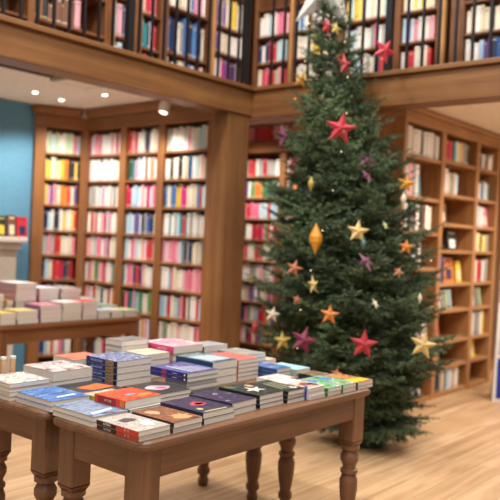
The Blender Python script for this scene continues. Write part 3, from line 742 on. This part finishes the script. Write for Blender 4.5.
stack(3.268, 2.355, .125, .2, 2, .0235, cm('aqua', 'blotch', ['8CC4D4', 'A8D6E0', 'C4E2E6'], 12.0), solid('9AB8A8'), 'pale aqua paperback near back right of nearest table')
def hook_pink(o, i, n, w, l, t):
    if i == n-1: picture(o, [(.02, .1), (.1, .11), (.1, .12), (.02, .115)], t, solid('6A4A48'))
stack(3.305, 2.6, .1, .2, 3, .02, cm('blush', 'blotch', ['E2B4A6', 'EBC8BA', 'D89A90'], 10.0), solid('D8A498'), 'blush pink paperback with dark script, right end of second table', hook=hook_pink)
stack(3.4-.12, 2.21, .13, .14, 1, .03, cm('dusk', 'streak', ['2C3038', '5A4048', 'A07A50', '3A4A50', 'C0A070'], 16.0), solid('2A2C34'), 'dark multicoloured paperback behind the yellow and brown pair')
stack(2.955, 2.25, .17, .125, 2, .02, cm('script', 'blotch', ['DAD6D0', 'B8C2C4', 'E4DED6', 'C98C86'], 12.0), WHT, 'pale paperback behind the white bordered portrait copies')
stack(2.50, 2.3, .22, .11, 1, .02, cm('charcoal', '', []), solid('201F24'), 'charcoal booklet between white bird copies and blue pair')
# --- second table
def hook_wave(o, i, n, w, l, t):
    if i == n-1: picture(o, [(.06, .045), (.16, .05), (.165, .075), (.07, .065)], t, solid('C8DCF0'))
stack(1.84, 2.545, .195, .25, 2, .0215, cm('surf', 'streak', ['163C7E', '2C62AC', '7AA6D6', '1E4E96', '3A74BC', '1A3F80'], 20.0), solid('22304A'), 'blue wave covered paperback at left end of the tables', flip=True, hook=hook_wave)
stack(1.818, 2.815, .2, .215, 4, .0185, cm('ivory', 'blotch', ['CFC9C1', 'DED8D0', '8A8680', 'DCD6CE'], 18.0), solid('D8D2CA'), 'white covered paperback at left end of second table', flip=True)
stack(2.068, 2.86, .225, .24, 2, .046, cm('petal', 'blotch', ['B8A8A8', 'DDD2CE', 'B87A80', 'E0D6D2', '5A5458'], 18.0), solid('B0A6A0'), 'thick pale pink floral book on left side of second table', flip=True)
def hook_or(o, i, n, w, l, t):
    picture(o, [(.09, .05), (.225, .06), (.2, .16), (.06, .13)], t, solid('E2682A'))
stack(2.06, 2.62, .235, .23, 1, .03, cm('coal', 'blotch', ['1E1D1F', '2A2829', '343133'], 10.0), BLK, 'black paperback with orange panel, left of the blue hardbacks', flip=True, hook=hook_or)
stack(2.305, 3.012, .2, .18, 3, .034, cm('terracotta', 'blotch', ['C0644A', 'D0785A', 'B85A44'], 16.0), solid('8A6A5C'), 'terracotta orange covered book behind the blue hardbacks, second table', flip=True)
blu = cm('azuretile', 'tile', ['D8DCE4', '4A62A8', '22347C', 'B6C0DA', '1A2760'], 44.0)
GOLD = solid('B08A4E')
def hook_blue(o, i, n, w, l, t):
    spine_text(o, 'FRANKOPAN', t*.62, solid('A9BCE0'), l*.66, t, .8); spine_patch(o, .028, .085, .004, t-.004, GOLD, 'spine_title_band')
    spine_text(o, 'SILK ROADS', t*.34, solid('2A2C50'), .056, t, .85, x=-.0009); spine_patch(o, .002, .024, .002, t-.002, solid('17182A'), 'spine_end')
stack(2.365, 2.765, .225, .235, 4, .0305, blu, solid('1F2E78'), 'blue spined hardback with tiled cover in the pile of four', hook=hook_blue)
stack(2.61, 2.835, .175, .165, 4, .0305, cm('sand', 'blotch', ['D8BFA4', 'E4D0B8', 'D0B090'], 8.0), solid('2A2624'), 'sand coloured paperback right of the blue hardbacks, second table')
stack(2.60, 3.01, .19, .135, 6, .0285, cm('slate', 'blotch', ['5C5C5A', '7A7A76', '8C8A84'], 10.0), solid('6A6864'), 'slate grey covered book at the back of second table', flip=True)
z = stack(2.80, 2.83, .225, .25, 3, .0365, solid('B8A8A6'), solid('B890A0'), 'pale book beneath the bright pink book, second table')
def hook_hot(o, i, n, w, l, t):
    spine_text(o, 'HOUSE OF', t*.42, solid('5A1030'), l*.70, t, .9); spine_text(o, 'NUTTER', t*.46, solid('F0D8E0'), l*.34, t, .9)
    spine_patch(o, .035, .037, .002, t-.002, solid('7A1A44'))
    for k in range(4): picture(o, [(.05+.035*k, .03), (.06+.035*k, .03), (.075+.035*k, .22), (.065+.035*k, .22)], t, solid('E05A88'))
stack(2.797, 2.825, .228, .255, 1, .04, cm('rosecover', 'streak', ['E9D5D4', 'E58FA8', 'F0E2DE', 'DE6A92'], 9.0), solid('D6457E'), 'bright pink spined book topping the tallest pile, second table', z=z, hook=hook_hot)
stack(3.04, 2.83, .2, .15, 4, .032, cm('pewter', 'blotch', ['8C8C94', 'A6A4A8', 'B4B2B4'], 10.0), solid('2A2A4A'), 'pewter covered book right of the bright pink pile, second table')
t = thing('book_easel', 'small pale wooden book easel at back left of second table', 'easel', (1.945, 3.075, .7505))
pw = plain('pale_beech', 'D8AE86', .6)
for x in (0, .05):
    finish('upright', bx(x-.01, x+.012, -.008, .01, .0, .13, bev=.003), pw, t); finish('tip', bx(x-.011, x+.013, -.009, .011, .1305, .145, bev=.003), WHT, t)
    finish('foot', bx(x-.014, x+.03, -.03, -.0085, 0, .022, bev=.004), pw, t)
finish('ledge', bx(.0635, .11, -.02, .0, 0, .014, bev=.003), pw, t)
t = thing('bookmark', 'bright blue ribbon bookmark hanging over black paperbacks on nearest table', 'bookmark', (2.866, 2.0085, .752))
finish('ribbon', bx(0, .010, 0, .003, 0, .05, bev=.001), solid('1E3AC0'), t); finish('knot', bx(-.003, .013, -.002, .006, .0501, .066, bev=.003), solid('6A8AF0'), t)

# --- books on the far table
FS = [ # x, y, w, l, n, t, colour, spine, desc
 (3.14, 5.02, .13, .2, 2, .045, 'E8C860', 'D9C9A0', 'yellow covered book at left end of far table'),
 (3.28, 5.02, .19, .2, 3, .034, 'EAD78A', 'B8B0A4', 'cream yellow book second from left on far table'),
 (3.49, 5.02, .2, .22, 4, .034, 'E08AA0', '8A5A9A', 'pink covered book in front row of far table'),
 (3.70, 5.02, .19, .2, 5, .03, 'EDE6DF', 'B0A8A0', 'white covered book in front row of far table'),
 (3.90, 5.02, .15, .2, 5, .03, 'E0464A', 'C09A9C', 'red covered book in front row of far table'),
 (4.07, 5.02, .13, .19, 3, .024, 'A8C4DC', 'B8B0A6', 'pale blue book in front row of far table'),
 (4.21, 5.02, .13, .19, 3, .022, 'DDD8D0', '9A948C', 'pale grey book right of the pale blue pile on far table'),
 (4.35, 5.02, .15, .19, 3, .02, 'C8D29A', '6A8A7A', 'pale green book at right end of far table'),
 (3.16, 5.27, .16, .24, 4, .052, 'F2EEE9', '3A4A7A', 'large white book at back left of far table'),
 (3.34, 5.27, .06, .2, 4, .04, 'D8A060', 'C8904A', 'slim orange book between white piles on far table'),
 (3.42, 5.26, .2, .26, 6, .049, 'F0ECE8', 'B48A8E', 'white magazine in tallest pile of far table'),
 (3.64, 5.26, .2, .26, 5, .05, 'D9DCF0', 'A8706C', 'lilac white book right of tallest pile on far table'),
 (3.86, 5.26, .2, .24, 6, .04, 'B0A49E', 'A08C88', 'mauve grey book in second row of far table'),
 (4.09, 5.26, .17, .22, 4, .036, 'B6B0AA', 'A8A29A', 'grey book behind the pale blue pile on far table'),
 (4.29, 5.26, .18, .22, 3, .026, '7AA894', '8AA89A', 'sea green book at back right of far table')]
for i, (x, y, w, l, n, t_, c, s, d) in enumerate(FS):
    stack(x, y, w, l, n, t_, solid(c), solid(s), d, z=.75, jit=.006, group='books on the far table', rz=(.06 if i in (10, 11) else 0))

# ------------------------------------------------------------------ sign at right edge
t = thing('display_board', 'white leaning display board with blue lower panel at right edge of room', 'sign', (7.17, 2.80, 0), math.atan2(-.77, .64))
def slab(pts, y0, y1, tilt):
    bm = bmesh.new(); a = [bm.verts.new((x, y0+z*tilt, z)) for x, z in pts]; b = [bm.verts.new((x, y1+z*tilt, z)) for x, z in pts]; n = len(pts)
    bm.faces.new(a); bm.faces.new(b[::-1])
    for i in range(n): bm.faces.new((a[i], a[(i+1) % n], b[(i+1) % n], b[i]))
    return bm
finish('board', slab([(0, 0.0), (.6, 0.0), (.53, .95), (.07, .95)], 0, .025, .16), solid('E4E1DC'), t)
finish('blue_panel', slab([(.035, .03), (.565, .03), (.55, .30), (.055, .42)], -.004, -.0005, .16), solid('15309A'), t)
finish('picture_panel', slab([(.058, .45), (.545, .33), (.51, .9), (.10, .9)], -.004, -.0005, .16), solid('B9B6BC'), t)
finish('rear_leg', slab([(.1, 0), (.5, 0), (.46, .93), (.14, .93)], .36, .38, -.2), solid('D8D5D0'), t)

# ------------------------------------------------------------------ fir tree
def axis(z): t = z/3.35; return (4.88-.22*t, 2.86+.36*t)
ZS = [0, .08, .2, .34, .5, .64, .78, .98, 1.2, 1.5, 1.8, 2.0, 2.31, 2.6, 2.82, 3.12, 3.4]
RS = [.28, .52, .48, .42, .46, .62, .72, .74, .73, .67, .61, .54, .47, .36, .24, .17, .06]
rt = thing('christmas_tree', 'tall dark green fir tree hung with paper stars beside the nearest tables', 'christmas tree', (4.88, 2.86, 0))
base = Vector((4.88, 2.86, 0))
tr = []
for i in range(18):
    z = .02+3.36*i/17; a = axis(z); tr.append(Vector((a[0], a[1], z))-base)
finish('trunk', tube(tr, [.05*(1-i/18)+.006 for i in range(18)], 8), M['bark'], rt)
finish('pot', lathe([(0, .15), (.01, .165), (.26, .20), (.28, .205), (.28, .19), (.25, .18)], 28), M['pot'], rt, smooth=False)
tree_r = random.Random(21); tn = np.random.default_rng(5)
NB, ND, NL, NC = [], [], [], []     # needle base, dir, length, colour
limb = bmesh.new()
def clipx(p):
    if p.z > 2.42 and p.x > 4.93: p.x = 4.93
    return p
def twig(p0, d, L, tint):
    n = max(8, int(L/.0024)); s = (np.arange(n)+tn.random(n))/n
    d = np.array(d); dz = np.array((0, 0, -.10*L))
    P = np.array(p0)+np.outer(s*L, d)+np.outer(s*s, dz)
    up = np.array((0, 0, 1.0)); u = np.cross(d, up); u /= np.linalg.norm(u)+1e-6; w = np.cross(u, d)
    th = tn.normal(0, .75, n)+np.where(tn.random(n) < .5, 0, PI)
    rad = np.outer(np.cos(th), u)+np.outer(np.sin(th)*.8, w)
    D = rad*.82+d*.55+np.array((0, 0, .12)); D /= np.linalg.norm(D, axis=1)[:, None]
    NB.append(P); ND.append(D); NL.append((.017+.011*tn.random(n))*(1-.35*s)); NC.append(np.outer(tn.uniform(.75, 1.25, n)*(.75+.7*s), tint))  # needles paler toward twig tips: new growth plus highlights painted into the colour
def bough(zt, phi, Lf):
    r = np.interp(zt, ZS, RS)*Lf
    el = .0+.25*(zt/3.3)+tree_r.uniform(-.12, .15)
    zb = zt-r*(.12+.35*zt/3.3) + (.0 if zt > .4 else .12)
    zb = max(.12, zb); a = axis(zb); p = Vector((a[0], a[1], zb))
    a2 = axis(zt); tip = Vector((a2[0]+r*math.cos(phi), a2[1]+r*math.sin(phi), zt))
    clipx(tip)
    pts = []
    for i in range(8):
        f = i/7; q = p.lerp(tip, f); q.z += -.06*math.sin(PI*f)*r/.7; pts.append(clipx(q))
    tube([q-base for q in pts], [.010*(1-.8*i/7)*(.5+r) for i in range(8)], 4, limb)
    L = (tip-p).length
    g = tree_r.random()
    tint = np.array((.060+.045*g, .100+.05*g, .050+.018*g))
    if tree_r.random() < .12: tint *= 1.5
    nt_ = max(5, int(L/.042))
    for k in range(nt_+1):
        f = .18+.82*k/nt_; i = min(6, int(f*7)); q = pts[i].lerp(pts[i+1], f*7-i); dirv = (pts[i+1]-pts[i]).normalized()
        if k == nt_:
            twig(tip, dirv, .07, tint); continue
        for s in (-1, 1):
            side = dirv.cross(Vector((0, 0, 1))).normalized()*s
            an = tree_r.uniform(.7, 1.05)
            dd = (dirv*math.cos(an)+side*math.sin(an)+Vector((0, 0, tree_r.uniform(-.40, .50)))).normalized()
            tl = max(.05, (1-f)*L*.5+.05)*tree_r.uniform(.75, 1.15); tl = min(tl, .26)
            e = q+dd*tl
            if e.z > 2.42 and e.x > 4.93: continue
            if e.z < .06: dd.z = abs(dd.z)*.2
            twig(q, dd, tl, tint)
            if tl > .12:
                for ff in (.35, .6, .82):
                    for s2 in (-1, 1):
                        sd = dd.cross(Vector((0, 0, 1))).normalized()*s2
                        d2 = (dd*.65+sd*.75+Vector((0, 0, tree_r.uniform(-.35, .4)))).normalized()
                        q2 = q+dd*tl*ff
                        if q2.z > 2.42 and (q2+d2*.06).x > 4.93: continue
                        twig(q2, d2, tl*.42*(1.15-ff*.5), tint)
        twig(q, dirv, L/nt_*1.1, tint)
phi = 0; z = .14
while z < 3.36:
    r = np.interp(z, ZS, RS)
    phi += 2.39996+tree_r.uniform(-.3, .3)
    bough(z+tree_r.uniform(-.03, .03), phi, tree_r.uniform(.72, 1.10))
    z += .0115 if z < 2.3 else .016
twig((axis(3.3)[0], axis(3.3)[1], 3.3), (0, 0, 1), .16, np.array((.03, .06, .035)))
finish('boughs', limb, M['bark'], rt)
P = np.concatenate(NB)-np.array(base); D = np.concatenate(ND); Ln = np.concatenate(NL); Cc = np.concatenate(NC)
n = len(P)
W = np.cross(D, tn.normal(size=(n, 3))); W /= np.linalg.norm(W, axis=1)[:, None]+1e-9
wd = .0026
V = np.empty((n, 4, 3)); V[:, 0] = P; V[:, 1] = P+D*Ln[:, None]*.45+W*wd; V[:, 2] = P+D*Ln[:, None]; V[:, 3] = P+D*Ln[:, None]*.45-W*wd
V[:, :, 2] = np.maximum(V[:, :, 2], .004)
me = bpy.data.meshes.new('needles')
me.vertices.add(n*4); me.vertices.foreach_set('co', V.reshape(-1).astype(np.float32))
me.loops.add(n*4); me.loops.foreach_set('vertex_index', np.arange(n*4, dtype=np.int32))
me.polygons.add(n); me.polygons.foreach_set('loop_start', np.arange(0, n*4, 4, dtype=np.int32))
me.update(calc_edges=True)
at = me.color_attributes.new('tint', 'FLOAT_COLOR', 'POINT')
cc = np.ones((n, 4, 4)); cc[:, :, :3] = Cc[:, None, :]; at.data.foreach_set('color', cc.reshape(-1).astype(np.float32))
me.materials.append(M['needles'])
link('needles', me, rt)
print('needles', n)

# fairy lights
ft = thing('fairy_lights', 'string of tiny warm fairy lights wound around the fir tree', 'fairy lights', (4.88, 2.86, 0))
sp = []
for i in range(420):
    f = i/419; z = .35+2.95*f; a = axis(z); r = np.interp(z, ZS, RS)*.84; ph = f*2*PI*11
    sp.append(clipx(Vector((a[0]+r*math.cos(ph), a[1]+r*math.sin(ph), z)))-base)
finish('wire', tube(sp, .0016, 4), M['wire'], ft)
for i in range(4, 420, 13):
    p = sp[i]; bm = bmesh.new(); bmesh.ops.create_uvsphere(bm, u_segments=8, v_segments=6, radius=.004)
    bmesh.ops.translate(bm, verts=bm.verts, vec=p*1.0+Vector((p.x-(axis(p.z)[0]-4.88), p.y-(axis(p.z)[1]-2.86), 0)).normalized()*.025)
    finish('bulb', bm, M['bulb'], ft)

# ------------------------------------------------------------------ ornaments
def star_bm(r, n=5, inner=.42, depth=.28):
    bm = bmesh.new(); ring = []
    for i in range(2*n):
        a = PI/2+PI*i/n; rr = r if i % 2 == 0 else r*inner
        ring.append(bm.verts.new((rr*math.cos(a), 0, rr*math.sin(a))))
    f = bm.verts.new((0, -r*depth, 0)); b = bm.verts.new((0, r*depth, 0))
    for i in range(2*n):
        bm.faces.new((ring[i], ring[(i+1) % (2*n)], f)); bm.faces.new((ring[(i+1) % (2*n)], ring[i], b))
    return bm
def drop_bm(r):
    return lathe([(-r, .002), (-r*.2, r*.40), (r*.15, r*.42), (r, .002)], 6)
OC = {'red': 'AE2C38', 'gold': 'B9A050', 'amber': 'E09A2C', 'plum': '6E3350', 'palegold': 'D4B878', 'palegreen': 'B8C488', 'copper': 'B0714E', 'teal': '54706C', 'orange': 'D08038', 'cream': 'D8CDB4', 'burg': '7C2C48', 'silver': 'B9B7B2'}
def orn_mat(c):
    k = 'orn'+c
    if k not in K:
        nt = NT('ornament_'+c); tc = nt.n('ShaderNodeTexCoord'); v = nt.n('ShaderNodeTexVoronoi', Scale=60.0); nt.l(tc, 'Object', v, 'Vector')
        L = lin(OC[c]); r = ramp(nt, [(.0, tuple(min(1, x*1.5+.08) for x in L[:3])), (.22, OC[c])]); nt.l(v, 'Distance', r, 'Fac'); nt.l(r, 'Color', nt.b, 'Base Color'); nt.b.inputs['Roughness'].default_value = .5
        K[k] = nt.m
    return K[k]
ORN = [('red', (4.39, 2.88, 2.28), .118, 1, 0, .15, 'large red star on the upper middle of the tree'),
 ('red', (4.55, 2.98, 2.77), .086, 1, .9, 0, 'red star turned edge on near the tree top'),
 ('red', (4.55, 3.15, 3.06), .066, 1, .8, .3, 'small red star left of the top of the tree'),
 ('red', (4.80, 2.80, 2.90), .10, 1, .3, .5, 'dusky red star against the right railing beside the tree top'),
 ('gold', (4.58, 3.09, 3.05), .055, 1, .6, .2, 'small gold star just below the silver tree topper'),
 ('amber', (4.56, 3.36, 2.70), .067, 1, .2, .3, 'amber star at the left edge of tree, against the beam'),
 ('plum', (4.46, 3.44, 2.26), .105, 1, 1.05, 0, 'dark plum star turned edge on at upper left of tree'),
 ('gold', (4.26, 3.02, 1.89), .049, 2, 0, 0, 'small gold drop ornament left of the tree middle'),
 ('amber', (4.19, 2.91, 1.51), .105, 2, 0, 0, 'long amber diamond drop in the middle of the tree'),
 ('plum', (4.49, 2.72, 2.06), .075, 1, .2, .4, 'upper plum star of the pair right of the tree middle'),
 ('plum', (4.46, 2.69, 1.95), .068, 1, .3, .7, 'lower plum star of the pair right of the tree middle'),
 ('amber', (4.79, 2.57, 1.93), .07, 1, .2, .2, 'amber star on the right edge of tree beside right bookcase'),
 ('palegold', (4.32, 2.66, 1.57), .085, 1, .3, .1, 'pale gold star right of the amber diamond drop'),
 ('palegreen', (4.47, 2.54, 1.62), .036, 1, .2, .9, 'tiny pale green star right of the pale gold star'),
 ('copper', (4.15, 3.05, 1.30), .064, 1, .2, .3, 'copper star left of centre below the amber diamond drop'),
 ('plum', (4.32, 2.58, 1.37), .085, 1, .2, .62, 'plum star under the pale gold star, tilted flat'),
 ('teal', (4.33, 2.62, 1.49), .042, 2, 0, 0, 'small grey teal drop below the pale gold star'),
 ('orange', (4.59, 2.44, 1.48), .056, 1, .2, .1, 'small orange star at right side of tree, mid height'),
 ('copper', (4.48, 2.43, 1.31), .042, 1, .3, .4, 'tiny copper star below the small orange star'),
 ('palegold', (4.14, 2.88, 1.20), .068, 1, 1.0, 0, 'pale gold star turned edge on at tree centre'),
 ('orange', (4.16, 2.75, 1.01), .07, 1, .1, .1, 'orange star low on the tree centre, above red star'),
 ('cream', (4.19, 3.25, 0.96), .06, 1, .1, .2, 'cream star low at the left of the tree'),
 ('gold', (4.16, 3.13, 0.79), .072, 1, .4, 0, 'greenish gold star low on left side of the tree'),
 ('burg', (4.13, 2.93, 0.82), .1, 1, .2, .3, 'burgundy star low on the tree above the book stacks'),
 ('red', (4.26, 2.54, 0.83), .102, 1, .2, .1, 'bright red star low on the right side of tree'),
 ('palegold', (4.61, 2.29, 0.83), .098, 1, .1, .2, 'large pale gold star at the lower right edge of tree'),
 ('cream', (4.32, 2.50, 1.10), .042, 1, .3, .8, 'tiny cream star above the bright red star'),
 ('copper', (4.13, 3.00, 1.09), .036, 1, .2, .2, 'tiny copper star between orange and cream stars'),
 ('red', (4.33, 3.52, 0.83), .06, 2, 0, 0, 'red drop ornament at lower left edge of tree'),
 ('gold', (4.31, 3.56, 1.19), .037, 2, 0, 0, 'tiny gold drop at left edge of tree, mid height'),
 ('cream', (4.61, 2.33, 1.14), .036, 2, 0, 0, 'tiny cream drop at right edge of tree, low'),
 ('copper', (4.20, 2.70, 0.62), .042, 1, .3, .2, 'tiny copper star low on tree behind the table end'),
 ('cream', (4.67, 2.52, 1.81), .048, 2, 0, 0, 'small cream drop below the amber star at right edge')]
for c, p, r, kind, yaw, roll, lab in ORN:
    p = Vector(p); a = axis(p.z); toward = (Vector((0, 0, 1.5))-p).normalized()
    pos = p+toward*(.05 if kind == 1 else .04)
    rz = math.atan2(toward.y, toward.x)+PI/2+yaw
    t = thing('star_ornament' if kind == 1 else 'drop_ornament', lab, 'ornament', pos, rz, 'ornaments hanging on the fir tree')
    bm = star_bm(r) if kind == 1 else drop_bm(r)
    if kind == 1: bmesh.ops.rotate(bm, verts=bm.verts, cent=(0, 0, 0), matrix=Matrix.Rotation(roll, 3, 'Y') @ Matrix.Rotation(-.15 if roll < .55 else -.9, 3, 'X'))
    finish('paper_body', bm, orn_mat(c), t)
    finish('hanging_loop', tube([(0, 0, r*.8), (.002, .004, r*.8+.03), (0, .02, r*.8+.05)], .0012, 4), M['wire'], t)
ax3 = axis(3.36)
t = thing('tree_topper', 'large silver paper star on the tip of the fir tree', 'ornament', (ax3[0]-.05, ax3[1]-.02, 3.37), math.atan2(-ax3[1], -ax3[0])+PI/2)
bm = star_bm(.34, 5, .38, .22); bmesh.ops.rotate(bm, verts=bm.verts, cent=(0, 0, 0), matrix=Matrix.Rotation(.1, 3, 'Y'))
finish('paper_body', bm, orn_mat('silver'), t)
finish('tip_clip', lathe([(-.12, .008), (-.06, .008)], 8, .05, .05), M['iron'], t)

# a few more volumes closing gaps in the right bookcase
for (x0, z, x1, hh, cs, rown, bay) in ((.06, ZR1[0], .755, .25, ('white', 'grey', 'white'), 'top shelf', B1), (.05, ZR1[1], .60, .24, (), '', B1), (.86, ZR2[1], 1.3, .22, ('beige', 'pale blue'), 'second shelf', B2),
                                (1.68, ZR2[1], 2.05, .2, ('grey', 'white', 'teal'), 'second shelf', B3), (.87, ZR2[8], 1.5, .225, ('white', 'cream'), 'lowest shelf', B2), (.3, ZR1[5], .74, .23, ('red', 'white', 'beige'), 'sixth shelf', B1)):
    x = rc.last[(x0, z)]; put = []
    for i, c in enumerate(cs):
        t_ = .05+.012*(i % 2)
        if x+t_ > x1: break
        put.append((x+.0015, t_, hh-.012*i, c)); x += t_+.0015
    for i, (bx_, t_, h_, c) in enumerate(put):
        pos = ['rightmost', 'second from right', 'third from right'][len(put)-1-i]
        rc.single(bx_, z, t_, .19, h_, c, f"{c} book, {pos} on the {rown}, {bay} of right bookcase", group=G)
# remaining shelf books beyond the three hundred biggest
if STUFF[0]:
    o = link('shelved_books', tint_mesh('shelved_books', *STUFF, M['tint']))
    meta(o, 'the many smaller books filling the distant and gallery shelves', 'books', None, 'stuff')

# ------------------------------------------------------------------ light
w = bpy.data.worlds.new('room_air'); scene.world = w; w.use_nodes = True
w.node_tree.nodes['Background'].inputs[0].default_value = (1.0, .95, .90, 1); w.node_tree.nodes['Background'].inputs[1].default_value = .30
def area(x, y, z, size, power, col=(1, .95, .88), rot=(0, 0, 0)):
    l = bpy.data.lights.new('unseen_overhead_lamp', 'AREA'); l.shape = 'DISK'; l.size = size; l.energy = power; l.color = col
    o = bpy.data.objects.new('unseen_overhead_lamp', l); COL.objects.link(o); o.location = (x, y, z); o.rotation_euler = rot
def spot(x, y, z, power, size=2.4, col=(1, .93, .84), tgt=None, rad=.05):
    l = bpy.data.lights.new('downlight_lamp', 'SPOT'); l.energy = power; l.spot_size = size; l.spot_blend = .6; l.shadow_soft_size = rad; l.color = col
    o = bpy.data.objects.new('downlight_lamp', l); COL.objects.link(o); o.location = (x, y, z)
    if tgt:
        o.rotation_euler = (Vector(tgt)-Vector((x, y, z))).to_track_quat('-Z', 'Y').to_euler()
for x, y in ((1.0, 1.0), (3.2, 1.2), (1.2, 3.2), (3.4, 3.3)): area(x, y, 5.3, .5, 98)
for x, y in ((4.02, 6.0), (4.38, 6.1), (4.41, 5.48), (3.0, 5.3), (3.3, 6.0)): spot(x, y, 2.70, 42)
spot(4.68, 4.95, 2.56, 26, 1.8, tgt=(4.9, 5.3, 1.3))
for x, y in ((5.9, 5.2), (5.8, 4.6), (5.7, 5.9)): spot(x, y, 2.70, 45)
for x, y in ((6.4, 2.3), (7.3, 2.3), (6.2, 1.2), (7.4, 1.2), (8.3, 2.2)): spot(x, y, 2.70, 62)
for x, y in ((2.2, 4.7), (3.6, 4.7), (4.8, 4.75)): spot(x, y, 4.9, 36)
for x, y in ((5.5, 4.2), (5.5, 2.9), (5.5, 1.8)): spot(x, y, 4.9, 40)

for x, y in ((6.6, 1.7), (7.6, 1.9)): area(x, y, 2.72, .5, 15, (1, .93, .84))  # added soft lights, no fitting there, to brighten the right bookcase
for x, y in ((-.6, .6), (1.2, -.8)): area(x, y, 4.6, .5, 48)  # added front fill behind the camera, lifts the books' page edges
vs = scene.view_settings
vs.view_transform = 'Standard'; vs.look = 'None'; vs.gamma = 1; vs.use_curve_mapping = False; vs.exposure = -0.06
